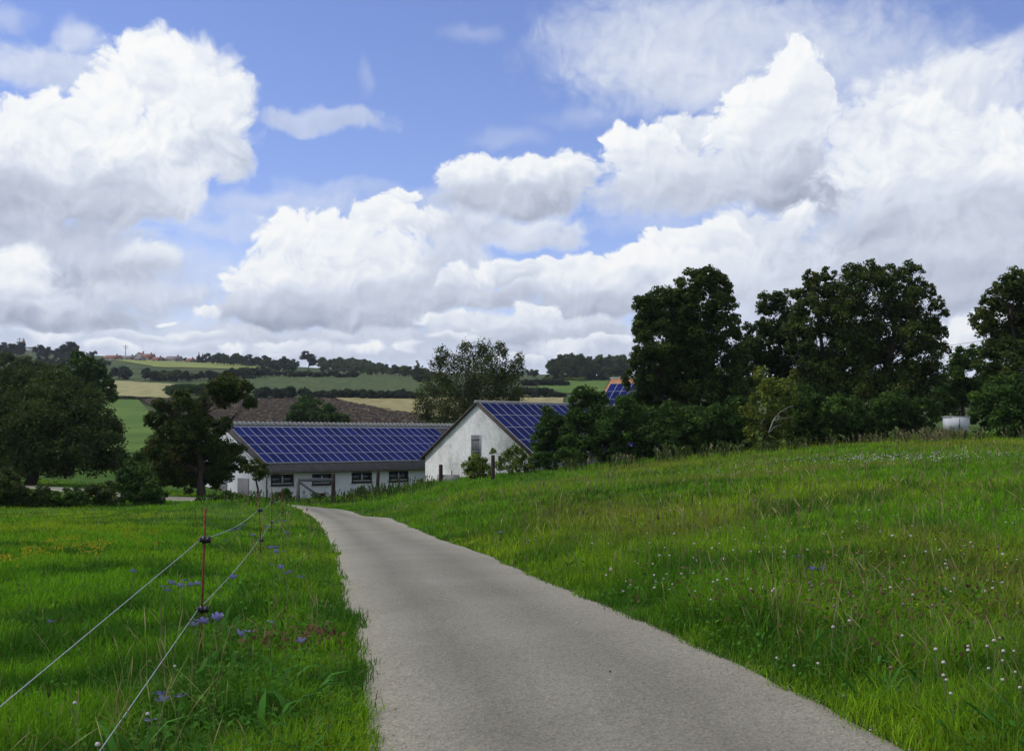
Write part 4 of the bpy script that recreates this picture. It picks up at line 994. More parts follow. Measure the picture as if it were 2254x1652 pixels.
def panel_mesh(w, h):
    m = MB(); f = .017; t = .04
    W, Hh = w / 2, h / 2
    outer = [(-W,-Hh),(W,-Hh),(W,Hh),(-W,Hh)]; inn = [(-W+f,-Hh+f),(W-f,-Hh+f),(W-f,Hh-f),(-W+f,Hh-f)]
    V = [(x, y, t) for x, y in outer] + [(x, y, t) for x, y in inn] + [(x, y, t-.006) for x, y in inn] + [(x, y, 0) for x, y in outer]
    for i in range(4):
        j = (i + 1) % 4
        m.add([V[i], V[j], V[4+j], V[4+i]], [(0,1,2,3)], 1)
        m.add([V[4+i], V[4+j], V[8+j], V[8+i]], [(0,1,2,3)], 1)
        m.add([V[12+i], V[12+j], V[j], V[i]], [(0,1,2,3)], 1)
    m.add([V[8], V[9], V[10], V[11]], [(0,1,2,3)], 0)
    m.add([V[15], V[14], V[13], V[12]], [(0,1,2,3)], 1)
    return m

def barn(label, apex, theta, L, front, back, pitch, base_drop, walls, roofm, wallm, ncol, nrow, pw, ph, x0, top_off, cap_arcs, ov=.28, eave=.5, name='barn'):
    """apex: left end of the ridge. local x runs along the ridge, local -y faces the road"""
    root = thing(name, apex - Vector((0, 0, base_drop)), label, 'barn', None, theta)
    H = base_drop; tp = math.tan(pitch)
    zf, zb = H - front * tp, H - back * tp
    t = .11
    # walls: gables and the two long sides
    yf, yb = -front + eave, back - eave
    hf, hb = H - (front - eave) * tp - t / math.cos(pitch), H - (back - eave) * tp - t / math.cos(pitch)
    Hc = H - t / math.cos(pitch); xa, xb = ov, L - ov
    m = MB()
    V = [(xa,yf,-2),(xa,yb,-2),(xa,yb,hb),(xa,0,Hc),(xa,yf,hf),(xb,yf,-2),(xb,yb,-2),(xb,yb,hb),(xb,0,Hc),(xb,yf,hf)]
    m.add(V, [(0,4,3,2,1),(5,6,7,8,9),(0,5,9,4),(1,2,7,6)])
    wall = m.build('wall', wallm, root)
    # roof slabs
    m = MB()
    for sgn, run in ((-1, front), (1, back)):
        ye = sgn * run; ze = H - run * tp; k = t / math.cos(pitch)
        V = [(0,0,H),(L,0,H),(L,ye,ze),(0,ye,ze),(0,0,H-k+.001),(L,0,H-k+.001),(L,ye,ze-k),(0,ye,ze-k)]
        f = [(0,3,2,1),(4,5,6,7),(3,7,6,2),(0,4,7,3),(1,2,6,5)]
        if sgn > 0: f = [q[::-1] for q in f]
        m.add(V, f)
    roof = m.build('roof', roofm, root)
    # verge boards at the near gable
    for sgn, run in ((-1, front), (1, back)):
        m = MB(); m.beam((-.02, sgn * .02, H - .06), (-.02, sgn * run, H - run * tp - .06), .05, .15, up=(0, 0, 1)); m.build('verge_board', M_MULL if cap_arcs else M_VERGE, roof)
    # ridge
    if cap_arcs:
        m = MB(); nA = int((L - cap_arcs) / .46)
        for i in range(nA):
            xx = cap_arcs + i * .46
            pts = []; rr = []
            for k in (0, .44):
                for a in range(9):
                    an = math.pi * a / 8; rk = .36 - k * .36
                    pts.append((xx + k, -math.cos(an) * rk, H + .02 + math.sin(an) * rk))
            m.add(pts, [(a, a + 1, 10 + a, 9 + a) for a in range(8)])
            m.add([(xx, 0, H - .05)] + pts[:9], [(0, a + 1, a + 2) for a in range(8)])
        m.build('ridge_tiles', M_RIDGE, roof)
        m = MB(); c_, s_ = math.cos(pitch), math.sin(pitch)
        m.beam((cap_arcs, -.30*c_, H - .30*s_ + .05), (L, -.30*c_, H - .30*s_ + .05), .42, .03, up=(0, -s_, c_)); m.build('ridge_flashing', M_FLASH, roof)
    else:
        m = MB(); m.tube([(-.1,0,H+.02),(L,0,H+.02)], .13, 8); m.build('ridge_tiles', M_RIDGE, roof)
    # panels
    n = 0; pm = panel_mesh(pw - .012, ph - .01); pme = pm.mesh('solar_panel', [M_CELL, M_ALU])
    rest = MB()
    for c in range(ncol):
        for r in range(nrow):
            dlen = top_off + (r + .5) * ph
            loc = Vector((x0 + (c + .5) * pw, -dlen * math.cos(pitch), H - dlen * math.sin(pitch))) + Vector((0, -math.sin(pitch), math.cos(pitch))) * .07
            mt = Matrix.Translation(loc) @ Matrix.Rotation(pitch, 4, 'X')
            if n < 100:
                o = link('solar_panel', pme, roof); o.matrix_local = mt
                n += 1
            else:
                for fi, f in enumerate(pm.F): rest.add([mt @ Vector(pm.V[i]) for i in f], [tuple(range(len(f)))], pm.M[fi])
    if rest.V: rest.build('solar_panel', [M_CELL, M_ALU], roof, kind='stuff')
    # supporting rails seen in the gaps
    m = MB()
    for r in range(nrow + 1):
        dlen = top_off + r * ph
        y, z = -dlen * math.cos(pitch) - math.sin(pitch) * .04, H - dlen * math.sin(pitch) + math.cos(pitch) * .04
        m.beam((x0, y, z), (x0 + ncol * pw, y, z), .04, .05, up=(0, -math.sin(pitch), math.cos(pitch)))
    m.build('panel_rail', M_ALU, roof)
    # gutter along the front eave
    m = MB(); m.tube([(0, -front - .05, zf - .14), (L, -front - .05, zf - .14)], .07, 6); m.build('gutter', M_VERGE, roof)
    return root, wall, dict(yf=yf, xa=xa, H=H, hf=hf)

def to_local(root, px, py, plane, val):
    """photo point -> barn coordinates on the plane local axis == val"""
    M = (Matrix.Translation(root.location) @ root.rotation_euler.to_matrix().to_4x4()).inverted()
    o = M @ Vector((0, 0, EYE)); d = M.to_3x3() @ Vector(ray(px, py))
    k = (val - o[plane]) / d[plane]
    return o + d * k

# long barn
pA = math.radians(26.8); apA = at(484, 935.5, 97.0)
bA, wA, iA = barn('long white barn with rows of blue solar panels and arched ridge tiles', apA, math.radians(43), 27.5, 7.35, 7.0, pA, apA.z - ground(-15, 92), None, M_TILED, M_WHITE, 27, 4, .82, 1.62, .75, .52, .9, eave=.45)
yf = iA['yf']
for (x0, x1, y0, y1) in ((596,646,1043.5,1067.7),(687,729,1042,1066),(774,818,1038.5,1061),(856,898,1036,1059)):
    a = to_local(bA, x0, (y0 + y1) / 2, 1, yf); b_ = to_local(bA, x1, (y0 + y1) / 2, 1, yf)
    ct = to_local(bA, (x0 + x1) / 2, y0, 1, yf); cb_ = to_local(bA, (x0 + x1) / 2, y1, 1, yf)
    X0, X1, Z0, Z1 = a.x, b_.x, cb_.z, ct.z
    w_ = thing_part = None
    m = MB(); f = .11
    m.box((X0, yf-.05, Z1-f), (X1, yf+.02, Z1)); m.box((X0, yf-.05, Z0), (X1, yf+.02, Z0+f))
    m.box((X0, yf-.048, Z0+f), (X0+f, yf+.02, Z1-f)); m.box((X1-f, yf-.048, Z0+f), (X1, yf+.02, Z1-f))
    fr = m.build('window', M_FRAME, wA)
    xm = (X0 + X1) / 2
    for (q0, q1) in ((X0+f, xm-.05), (xm+.05, X1-f)):
        m = MB(); m.box((q0, yf-.012, Z0+f), (q1, yf-.004, Z1-f)); m.build('pane', M_PANE, fr)
    m = MB(); m.box((xm-.05, yf-.035, Z0+f), (xm+.05, yf-.002, Z1-f)); m.box((X0+f, yf-.03, Z0+f), (xm-.05, yf-.014, Z0+f+.07)); m.box((xm+.05, yf-.03, Z0+f), (X1-f, yf-.014, Z0+f+.07))
    m.build('window_bar', M_MULL, fr)
    m = MB(); m.box((X0 - .06, yf - .11, Z0 - .06), (X1 + .06, yf - .0, Z0 - .003)); m.build('window_sill', M_FRAME, fr)
for xd_ in (iA['xa'] + .12, 17.0):
    m = MB(); zt = iA['H'] - 7.35 * math.tan(pA) - .2
    m.tube([(xd_, -7.38, zt), (xd_, -7.2, zt - .15), (xd_, yf - .07, zt - .35), (xd_, yf - .07, -.5)], .045, 6); m.build('downpipe', M_VERGE, wA)
# boarded doors in the gable of the long barn
for (xl, xr) in ((472,500),(524,548)):
    a = to_local(bA, xl, 1075, 0, iA['xa']); b_ = to_local(bA, xr, 1075, 0, iA['xa']); tz = to_local(bA, (xl + xr) / 2, 1052, 0, iA['xa']).z
    y0, y1 = min(a.y, b_.y), max(a.y, b_.y); m = MB(); k = int((y1 - y0) / .18) + 1
    for i in range(k):
        ya = y0 + (y1 - y0) * i / k; m.box((iA['xa'] - .06 - .006 * (i % 2), ya + .006, -1), (iA['xa'] + .01, ya + (y1 - y0) / k - .006, tz))
    m.build('door', M_PLANK, wA)
# gabled barn
pB = math.radians(33.5); apB = at(1048, 885, 83.0)
bB, wB, iB = barn('white barn with stained gable, grey shutter and blue solar panels', apB, math.radians(45), 17.2, 5.62, 6.25, pB, apB.z - ground(apB.x, 84) + .5, None, M_TILED, M_PLASTER, 20, 4, .82, 1.60, .12, .22, 0, ov=.16, eave=.45)
a = to_local(bB, 1038, 980, 0, iB['xa']); b_ = to_local(bB, 1057.5, 980, 0, iB['xa']); z1 = to_local(bB, 1048, 957, 0, iB['xa']).z; z0 = to_local(bB, 1048, 1003, 0, iB['xa']).z
y0, y1 = min(a.y, b_.y), max(a.y, b_.y); m = MB(); k = 6
for i in range(k):
    ya = y0 + (y1 - y0) * i / k; m.box((iB['xa'] - .05 - .008 * (i % 2), ya + .008, z0), (iB['xa'] + .01, ya + (y1 - y0) / k - .008, z1))
sh = m.build('shutter', M_PLANK, wB)
m = MB()
for zz in (z0 + (z1 - z0) * .2, z0 + (z1 - z0) * .8): m.box((iB['xa'] - .085, y0 + .02, zz - .05), (iB['xa'] - .06, y1 - .02, zz + .05))
m.build('batten', M_PLANK, sh); m = MB()
m.box((iB['xa'] - .07, y0 - .06, z0), (iB['xa'] + .01, y0 - .004, z1)); m.build('shutter_frame', M_FLASH, sh)
# third barn
pC = math.radians(33); apC = at(1345, 833, 122.0)
bC, wC, iC = barn('barn with orange tiled roof and solar panels half hidden by the dense maple', apC, math.radians(-25), 7.5, 6.5, 6.5, pC, apC.z - ground(apC.x, 124) , None, M_TILEO, M_PLASTER, 8, 3, .82, 1.6, .35, 1.25, 0, name='barn')
for nm, r_ in (('A ridge', bA), ('B', bB)):
    pass
def chk(root, p): 
    return proj((Matrix.Translation(root.location) @ root.rotation_euler.to_matrix().to_4x4()) @ Vector(p))
c_, s_ = math.cos(pA), math.sin(pA)
print('A TL', chk(bA, (.75, -.52*c_, iA['H']-.52*s_)), '(502,943)', 'BL', chk(bA, (.75, -7.0*c_, iA['H']-7.0*s_)), '(581,1022)', 'ridge r', chk(bA, (24, 0, iA['H'])), 'panel r', chk(bA, (.75+25*.82, -7.0*c_, iA['H']-7*s_)))
print('A spacing bottom', chk(bA, (.75+4*.82, -7*c_, iA['H']-7*s_)), 'eave', chk(bA, (0, -7.35, iA['H']-7.35*s_/c_)))
c_, s_ = math.cos(pB), math.sin(pB)
print('B eaveL', chk(bB, (0, 6.25, iB['H']-6.25*s_/c_)), '(920,995) eaveR', chk(bB, (0, -5.62, iB['H']-5.62*s_/c_)), '(1166,1000)', 'ridge+9cols', chk(bB, (.12+8*.82, 0, iB['H'])), '(1195,895)')
print('C', chk(bC, (0, -3.9*math.cos(pC), iC['H']-3.9*math.sin(pC))), '(1323,885)')

# ------------------------------------------------------------------ posts, gate, trough, planks, box
def wood_post(px, yb, yt, w_px, label, mat, grp='wooden posts along the farm boundary', lean=0.0, square=False, Y=None):
    g = hit(px, yb) if Y is None else at(px, yb, Y)
    s = g.y / F; h = (yb - yt) * s; r = w_px * s / 2
    if Y is not None: h = g.z + h - ground(g.x, g.y); g.z = ground(g.x, g.y)
    t = thing('wooden_post', g, label, 'post', grp)
    m = MB()
    if square: m.beam((0,0,-.4), (lean,0,h), r*1.8, r*1.8, up=(0,1,0))
    else:
        pts = [(0,0,-.4),(0,0,.05),(lean*.5,0,h*.5),(lean,0,h*.96),(lean,0,h)]; m.tube(pts, [r*1.1, r*1.05, r, r*.95, r*.8], 9)
    m.build('post', mat, t)
    return t, g, s
_, gp, sg = wood_post(655.5, 1100, 1051, 8, 'grey gatepost carrying the gate board, left of three in front of the barn', M_POSTG, square=True, Y=64.)
wood_post(733.5, 1090, 1041, 9, 'thick dark post at the right end of the gate board', M_POST, Y=66.)
wood_post(830, 1080, 1037, 8, 'dark leaning post in front of the barn, between third and fourth window', M_POST, lean=.06, Y=70.)
wood_post(970, 1061, 1022, 9, 'dark post in front of the concrete trough by the gable', M_POST)
wood_post(1085, 1042, 1001, 9, 'dark round post standing between the two light green elders', M_POST, Y=61.)
gate = thing('gate', gp + Vector((.18, .1, 0)), 'weathered grey gate board and diagonal strut between the two gateposts', 'gate')
q = at(733.5, 1056, 65.9) - gate.location; g0 = at(659, 1055, 63.9) - gate.location
m = MB(); m.beam(g0, q, .06, .2, up=(0,0,1)); m.build('top_board', M_PLANK, gate)
m = MB(); m.beam(at(661, 1062, 64.) - gate.location, at(702, 1091, 64.8) - gate.location, .06, .12, up=(0,0,1)); m.build('strut', M_PLANK, gate)
g = hit(985, 1060); s = g.y / F
t = thing('concrete_trough', g + Vector((0, .9, 0)), 'low grey concrete trough at the foot of the white gable', 'trough', None, .05)
m = MB(); W_, D_, H_ = 50*s/2, .5, 14*s
m.box((-W_, -D_, -.6), (W_, -D_+.12, H_)); m.box((-W_, D_-.12, -.6), (W_, D_, H_)); m.box((-W_, -D_+.12, -.6), (-W_+.12, D_-.12, H_-.002)); m.box((W_-.12, -D_+.12, -.6), (W_, D_-.12, H_-.002)); m.box((-W_+.12, -D_+.12, -.6), (W_-.12, D_-.12, H_*.4))
m.build('basin', mat_noise('old_concrete', [(.3, (.12, .115, .10)), (.5, (.24, .23, .21)), (.7, (.34, .33, .30))], 2.5, .95, .4, 12), t)
m = MB(); m.tube([(W_*.3, -D_+.2, H_*.4), (W_*.3, -D_+.2, H_+.25), (W_*.3, 0, H_+.25)], .03, 6); m.build('pipe', M_POST, t)
g = hit(640, 1099); s = g.y / F
for i, (dx, l, h, lb) in enumerate(((-28, 40, .42, 'low stack of dark planks left of the gatepost'), (52, 30, .36, 'short stack of dark planks behind the gate'))):
    t = thing('plank_stack', g + Vector((dx*s, 1.6, 0)), lb, 'planks')
    m = MB()
    for k in range(4):
        m.box((-l*s/2 + .05*(k % 2), -.35, k*h/4 - .02), (l*s/2 - .04*(k % 3), .35, (k+1)*h/4 - .03))
    m.build('plank', M_POST, t)
    m = MB(); m.box((-l*s*.3, -.4, -.15), (-l*s*.3+.12, .4, -.03)); m.box((l*s*.3, -.4, -.15), (l*s*.3+.12, .4, -.03)); m.build('bearer', M_POSTG, t)
g = at(2113, 948, 61.5); s = 61.5 / F
t = thing('white_box', g, 'pale grey metal box half hidden between the shrubs at the right', 'box', None, 0)
m = MB(); W_, H_ = 44*s/2, 30*s
m.box((-W_, 0, .02), (W_, 1.0, H_))
m.build('body', mat_noise('pale_sheet', [(.3, (.46, .46, .48)), (.7, (.54, .54, .56))], 1.5, .8), t)
m = MB(); m.box((-W_-.04, -.04, H_ + .002), (W_+.04, 1.04, H_+.05)); m.build('lid', M_FLASH, t)
m = MB(); m.box((-W_*.02-.01, -.012, .08), (W_*.02, -.002, H_-.08)); m.build('seam', M_VERGE, t)
# overhead cables between two poles hidden by the trees
yy = 96.
pl = at(1990, 960, yy); pr = at(2300, 960, 88.)
for (q, top, lb) in ((pl, 775, 'cable pole hidden behind the airy maple'), (pr, 728, 'cable pole behind the maple at the right edge')):
    gz = ground(q.x, q.y); tp_ = at(1127, top, q.y).z
    t = thing('cable_pole', Vector((q.x, q.y, gz)), lb, 'pole', 'poles of the overhead line')
    m = MB(); m.tube([(0,0,-.5),(0,0,tp_-gz+.3)], [.16,.11], 8); m.build('pole', M_POLE, t)
    m = MB(); m.box((-.1,-.9,tp_-gz-.05),(.1,.9,tp_-gz+.05)); m.build('crossarm', M_POLE, t)
for i, dy in enumerate((0, 10, 22)):
    a = at(1990, 769 + dy, yy); b_ = at(2300, 722 + dy, 88.)
    pts = [a.lerp(b_, k/16) - Vector((0, 0, .25 * (1 - (2*k/16-1)**2))) for k in range(17)]
    m = MB(); m.tube(pts, .018, 4)
    o = m.build('overhead_cable', M_POLE); o['label'] = ('topmost', 'middle', 'lowest')[i] + ' of three thin cables crossing the sky between the right-hand trees'; o['category'] = 'cable'; o['group'] = 'cables of the overhead line'

# ------------------------------------------------------------------ electric fence
M_RUST = mat_noise('rusty_rod', [(.3, (.07, .022, .012)), (.5, (.15, .045, .02)), (.7, (.22, .075, .035))], 30, .8, .6, 90, 4, 0, .2, dist=.004)
M_INS = mat_noise('black_insulator', [(.3, (.008, .008, .010)), (.7, (.014, .014, .018))], 5, .4)
M_ROPE = mat_noise('white_fence_rope', [(.3, (.26, .28, .31)), (.7, (.42, .44, .46))], 60, .8)
posts = []
PF = [(441,1447,452,1117,445.5,1187,444.5,1340),(575,1232,570,1088,571,1122,575,1188),(598,1180,598,1072,598,1104,598,1149),(620,1150,622,1080,621,1098,620,1127)]
LBF = ['nearest rusty steel rod post of the electric fence', 'second rusty rod post of the electric fence', 'third rod post of the electric fence, behind the second', 'fourth rod post of the electric fence with a weed grown up it']
def fence_post(base, topv, ins, label):
    t = thing('fence_post', base, label, 'fence post', 'rod posts of the electric fence')
    m = MB(); d = topv - base
    m.tube([-d * .15, d * .5, d], .0085, 8); m.build('rod', M_RUST, t, smooth=True)
    for p in ins:
        q = p - base; mm = MB()
        mm.tube([q + Vector((0, 0, -.024)), q + Vector((0, 0, .024))], .019, 10)
        mm.tube([q + Vector((.012, 0, 0)), q + Vector((.046, 0, 0))], [.022, .024], 10)
        mm.tube([q + Vector((-.012, 0, 0)), q + Vector((-.028, 0, 0)), q + Vector((-.040, 0, 0))], [.013, .02, .014], 8)
        mm.build('insulator', M_INS, t, smooth=False)
for (bx, by_, tx, ty, ix, iy, jx, jy), lb in zip(PF, LBF):
    g = hit(bx, by_); Y = g.y
    tv = at(tx, ty, Y - .02); i1 = at(ix, iy, Y); i2 = at(jx, jy, Y)
    d = tv - g
    i1 = g + d * ((i1.z - g.z) / d.z); i2 = g + d * ((i2.z - g.z) / d.z)
    fence_post(g, tv, [i1, i2], lb); posts.append((i1, i2))
# the rope runs on towards and past the camera
d1 = at(-2, 1556, 4.1); d2 = at(218, 1654, 4.7)
n1 = posts[0][0] + (d1 - posts[0][0]) * 1.9; n2 = posts[0][1] + (d2 - posts[0][1]) * 2.0
for k, (lst, near, mid, lb) in enumerate((([p[0] for p in posts], n1, d1, 'upper white twisted rope of the electric fence'), ([p[1] for p in posts], n2, d2, 'lower white twisted rope of the electric fence'))):
    m = MB(); o_ = Vector((-.028, 0, 0))
    m.tube([near, mid, lst[0] + o_], .0024, 6)
    for a, b_ in zip(lst[:-1], lst[1:]):
        sag = .055 if k == 0 else .035
        m.tube([(a + o_).lerp(b_ + o_, t/12) - Vector((0, 0, sag * 4 * (t/12) * (1 - t/12))) for t in range(13)], .0028, 6)
    if k == 0:
        pass
    o = m.build('fence_rope', M_ROPE, smooth=True); o['label'] = lb; o['category'] = 'rope'; o['group'] = 'ropes of the electric fence'
FENCE = np.array([(n1.x, n1.y)] + [(p[0].x, p[0].y) for p in posts] + [(-13, 50)])
def fence_x(y): return np.interp(y, FENCE[:, 1], FENCE[:, 0])

# ------------------------------------------------------------------ grass
M_GRASS = mat_vcol('grass_blades', .35, .75, .08)
def sample_yx(n, y0, y1, power, halfw=.50, extra=2.3):
    ys_ = np.exp(np.linspace(math.log(y0), math.log(y1), 400)); pdf = ys_ ** (-power) * (2 * halfw * ys_ + 2 * extra)
    cdf = np.r_[0, np.cumsum((pdf[1:] + pdf[:-1]) / 2 * np.diff(ys_))]; cdf /= cdf[-1]
    y = np.interp(RNG.uniform(0, 1, n), cdf, ys_)
    x = RNG.uniform(-1, 1, n) * (halfw * y + extra)
    return x, y

def blades(x, y, z, h, w, lean, ang, col, seg):
    """tapering bent blades; seg segments each"""
    n = len(x); la = RNG.uniform(0, 2 * math.pi, n)
    dx, dy = np.cos(la) * lean * h, np.sin(la) * lean * h
    wx, wy = np.cos(ang) * w / 2, np.sin(ang) * w / 2
    V = []
    for k in range(seg):
        t = k / seg; wd = 1 - .45 * t
        cx_, cy_, cz_ = x + dx * t ** 1.8, y + dy * t ** 1.8, z + h * t * (1 - .12 * lean * t)
        V += [np.stack([cx_ - wx * wd, cy_ - wy * wd, cz_], 1), np.stack([cx_ + wx * wd, cy_ + wy * wd, cz_], 1)]
    V.append(np.stack([x + dx, y + dy, z + h * (1 - .35 * np.minimum(lean, 1.5) ** 1.3)], 1))
    nv = 2 * seg + 1
    V = np.stack(V, 1).reshape(-1, 3)
    base = (np.arange(n) * nv)[:, None]
    lp = []; sz = []
    quads = [base + np.array([2*k, 2*k+1, 2*k+3, 2*k+2]) for k in range(seg - 1)]
    tri = base + np.array([2*seg-2, 2*seg-1, 2*seg])
    rows = np.concatenate(quads + [tri], 1) if quads else tri
    sizes = np.tile(np.array([4] * (seg - 1) + [3]), n)
    C = np.repeat(col, nv, axis=0)
    return V, rows.ravel(), sizes, C

def grass_color(x, y, rd_):
    n = len(x)
    a = .5 * fbm(x, y, 2.2, 11) + .5 * fbm(x, y, .55, 13); b = fbm(x, y, 7.0, 17); c = RNG.uniform(0, 1, n)
    fresh = np.array([.135, .320, .010]); deep = np.array([.036, .115, .009]); yel = np.array([.330, .400, .018]); olive = np.array([.235, .245, .030]); straw = np.array([.27, .23, .10]); red = np.array([.10, .045, .022])
    left = x < fence_x(y)
    col = fresh + (yel - fresh) * np.clip((b - .42) * 2.6 + (c - .5) * .5, 0, 1)[:, None] * .65
    col = col + (deep - col) * np.clip((.54 - a) * 5.0, 0, .9)[:, None]
    right = (x > 0) & (rd_ > 1.2) & ~left
    ol = np.where(right, np.clip((fbm(x, y, 4.5, 23) - .40) * 3.0, 0, 1), 0) * np.clip((rd_ - 1.2) / 2, 0, 1)
    col = col + (olive - col) * (ol * .75)[:, None]
    verge = (np.abs(rd_) < 1.2)
    s = RNG.uniform(0, 1, n)
    ps = np.where(left, .012, np.where(right, .09, .05))
    col = np.where((s < ps)[:, None], straw * RNG.uniform(.6, 1.1, (n, 1)), col)
    pr = np.where(right, .045 * np.clip(fbm(x, y, 3., 29) * 2.5 - .6, 0, 1.6), .006)
    col = np.where(((s > .5) & (s < .5 + pr))[:, None], red, col)
    dk = np.clip((2.6 - rd_) / 1.5, 0, 1) * np.clip((fbm(x, y, 1.1, 77) - .38) * 4, 0, 1) * ~left
    col = col + (deep * 1.15 - col) * (dk * .65)[:, None]
    col = col * RNG.uniform(.65, 1.35, (n, 1))
    return np.clip(col, 0, 1)

def grass_height(x, y, rd_):
    left = x < fence_x(y) - .1
    h = np.where(left, .13, .18)
    h = np.where((~left) & (x < 0) & (rd_ > .0), .20, h)
    near_road = np.clip(rd_ / .6, 0, 1)
    h = np.where((x > 0) & (rd_ > .2) & (rd_ < 2.2), h * 1.3, h)
    h = h * (.5 + .5 * near_road)
    tuft = fbm(x, y, .7, 41); h = h * (.25 + 1.5 * tuft)
    # ranker growth along the fence line
    fd = np.abs(x - fence_x(y)); h = h * (1 - .35 * np.exp(-(fd / .5) ** 2))
    return h * RNG.uniform(.55, 1.35, len(x))

def make_grass(name, n, y0, y1, power, seg, dens_noise=True):
    x, y = sample_yx(n, y0, y1, power)
    rd_ = road_d(x, y)
    keep = rd_ > RNG.normal(.0, .04, n) + (fbm(x, y, .45, 57) - .5) * .30 * (y < 40) - .02
    cl = fbm(x, y, .5, 51)
    keep &= RNG.uniform(0, 1, n) < np.clip(.45 + cl * 1.1, 0, 1)
    x, y, rd_ = x[keep], y[keep], rd_[keep]
    z = T(x, y) - .02
    h = grass_height(x, y, rd_)
    dist = np.hypot(x, y)
    w = np.maximum(.0048, .00085 * dist) * RNG.uniform(.7, 1.4, len(x))
    lean = np.abs(RNG.normal(.45, .35, len(x)))
    ang = RNG.uniform(0, math.pi, len(x))
    col = grass_color(x, y, rd_)
    return blades(x, y, z, h, w, lean, ang, col, seg)

def join(parts):
    V = []; Lp = []; Sz = []; C = []; off = 0
    for v, l, s, c in parts:
        V.append(v); Lp.append(l + off); Sz.append(s); C.append(c); off += len(v)
    return np.concatenate(V), np.concatenate(Lp), np.concatenate(Sz), np.concatenate(C)
def stuff(name, parts, mat, **kw):
    V, Lp, Sz, C = join(parts)
    C4 = np.concatenate([C, np.ones((len(C), 1))], 1)
    print(name, len(V))
    return link(name, np_mesh(name, V, Lp, Sz, mat, attrs={'Col': ('FLOAT_COLOR', C4)}), kind='stuff', **kw)

DENS = 1.0
parts = [make_grass('a', int(300000 * DENS), 3.6, 13, 2.0, 3), make_grass('b', int(205000 * DENS), 13, 34, 2.0, 2), make_grass('c', int(170000 * DENS), 34, 92, 1.7, 1)]
stuff('meadow_grass', parts, M_GRASS, label='green grass of the meadow and the mown field', category='grass')

# broad leaved weeds, clover and dock along both verges
def quads_stuff(C, nr, size, col, aspect=.7):
    V, lp = leaf_quads(C, nr, size, aspect); n = len(C)
    return V, lp, np.full(n, 4), np.repeat(col, 4, axis=0)
n = 140000
x, y = sample_yx(n, 4.2, 34, 2.2)
rd_ = road_d(x, y); left = x < fence_x(y)
pr = np.where(left, .08, .15 + .85 * np.clip(fbm(x, y, 1.3, 61) * 3 - 1.2, 0, 1)) * np.clip(rd_ * 5, 0, 1) * np.where((rd_ > 2.8) & ~left, .3, 1.)
k = RNG.uniform(0, 1, n) < pr; x, y, rd_ = x[k], y[k], rd_[k]
hh = grass_height(x, y, rd_)
z = T(x, y) + hh * RNG.uniform(.1, .8, len(x))
nr = rand_unit(len(x)) * .6 + np.array([0, -.15, .8]); nr /= np.linalg.norm(nr, axis=1)[:, None]
col = np.array([.045, .140, .014]) * RNG.uniform(.55, 1.5, (len(x), 1)) + np.array([.03, .02, 0]) * RNG.uniform(0, 1, (len(x), 1)) ** 3
n = 900; xd, yd = sample_yx(n, 4.4, 26, 1.8); rdd = road_d(xd, yd)
k = (xd > fence_x(yd)) & (rdd > .25) & (rdd < 3.2) & (fbm(xd, yd, 1.6, 67) > .5); xd, yd = xd[k], yd[k]
xd = np.repeat(xd, 6) + RNG.normal(0, .06, len(xd) * 6); yd = np.repeat(yd, 6) + RNG.normal(0, .06, len(yd) * 6)
dock = blades(xd, yd, T(xd, yd) - .01, RNG.uniform(.14, .34, len(xd)), RNG.uniform(.02, .05, len(xd)), RNG.uniform(.5, 1.3, len(xd)), RNG.uniform(0, 3.14, len(xd)), np.array([.050, .150, .018]) * RNG.uniform(.6, 1.5, (len(xd), 1)), 3)
weeds = [dock, quads_stuff(np.stack([x, y, z], 1), nr, RNG.uniform(.018, .05, len(x)) + .0006 * y, col)]
stuff('verge_weeds', weeds, M_GRASS, label='clover and broad leaved weeds among the verge grass', category='weeds')

# seeding grass stalks
def stalks(x, y, h, col, head, wmul=1.0):
    z = T(x, y) - .02; n = len(x); dist = np.hypot(x, y)
    w = np.maximum(.0015, .00032 * dist) * wmul
    la = RNG.uniform(0, 6.28, n); ln = np.abs(RNG.normal(.28, .22, n))
    dx, dy = np.cos(la) * ln * h, np.sin(la) * ln * h
    V = []; T_ = [0, .35, .7, .8, .9, 1.]; Wd = [1, .9, .8, head, head * .9, .3]
    for t, wd in zip(T_, Wd):
        c = np.stack([x + dx * t ** 2, y + dy * t ** 2, z + h * t * (1 - .2 * ln * t)], 1)
        o = np.stack([w * wd / 2, w * 0, w * 0], 1); V += [c - o, c + o]
    V = np.stack(V, 1).reshape(-1, 3); base = (np.arange(n) * 12)[:, None]
    rows = np.concatenate([base + np.array([2*k, 2*k+1, 2*k+3, 2*k+2]) for k in range(5)], 1)
    return V, rows.ravel(), np.full(n * 5, 4), np.repeat(col, 12, axis=0)
n = 6000; x, y = sample_yx(n, 4.6, 45, 1.8); rd_ = road_d(x, y)
k = (((x > 0) & (rd_ > .3)) | ((x < 0) & (rd_ > .15) & (x > fence_x(y) - .4) & (RNG.uniform(0, 1, n) < .6))) & (fbm(x, y, 2.5, 71) > .38)
x, y = x[k], y[k]
col = np.array([.34, .31, .12]) * RNG.uniform(.5, 1.15, (len(x), 1)); g_ = RNG.uniform(0, 1, (len(x), 1)) < .45
col = np.where(g_, np.array([.20, .24, .05]) * RNG.uniform(.7, 1.2, (len(x), 1)), col)
sp_ = [stalks(x, y, RNG.uniform(.26, .6, len(x)), col, 3.0)]
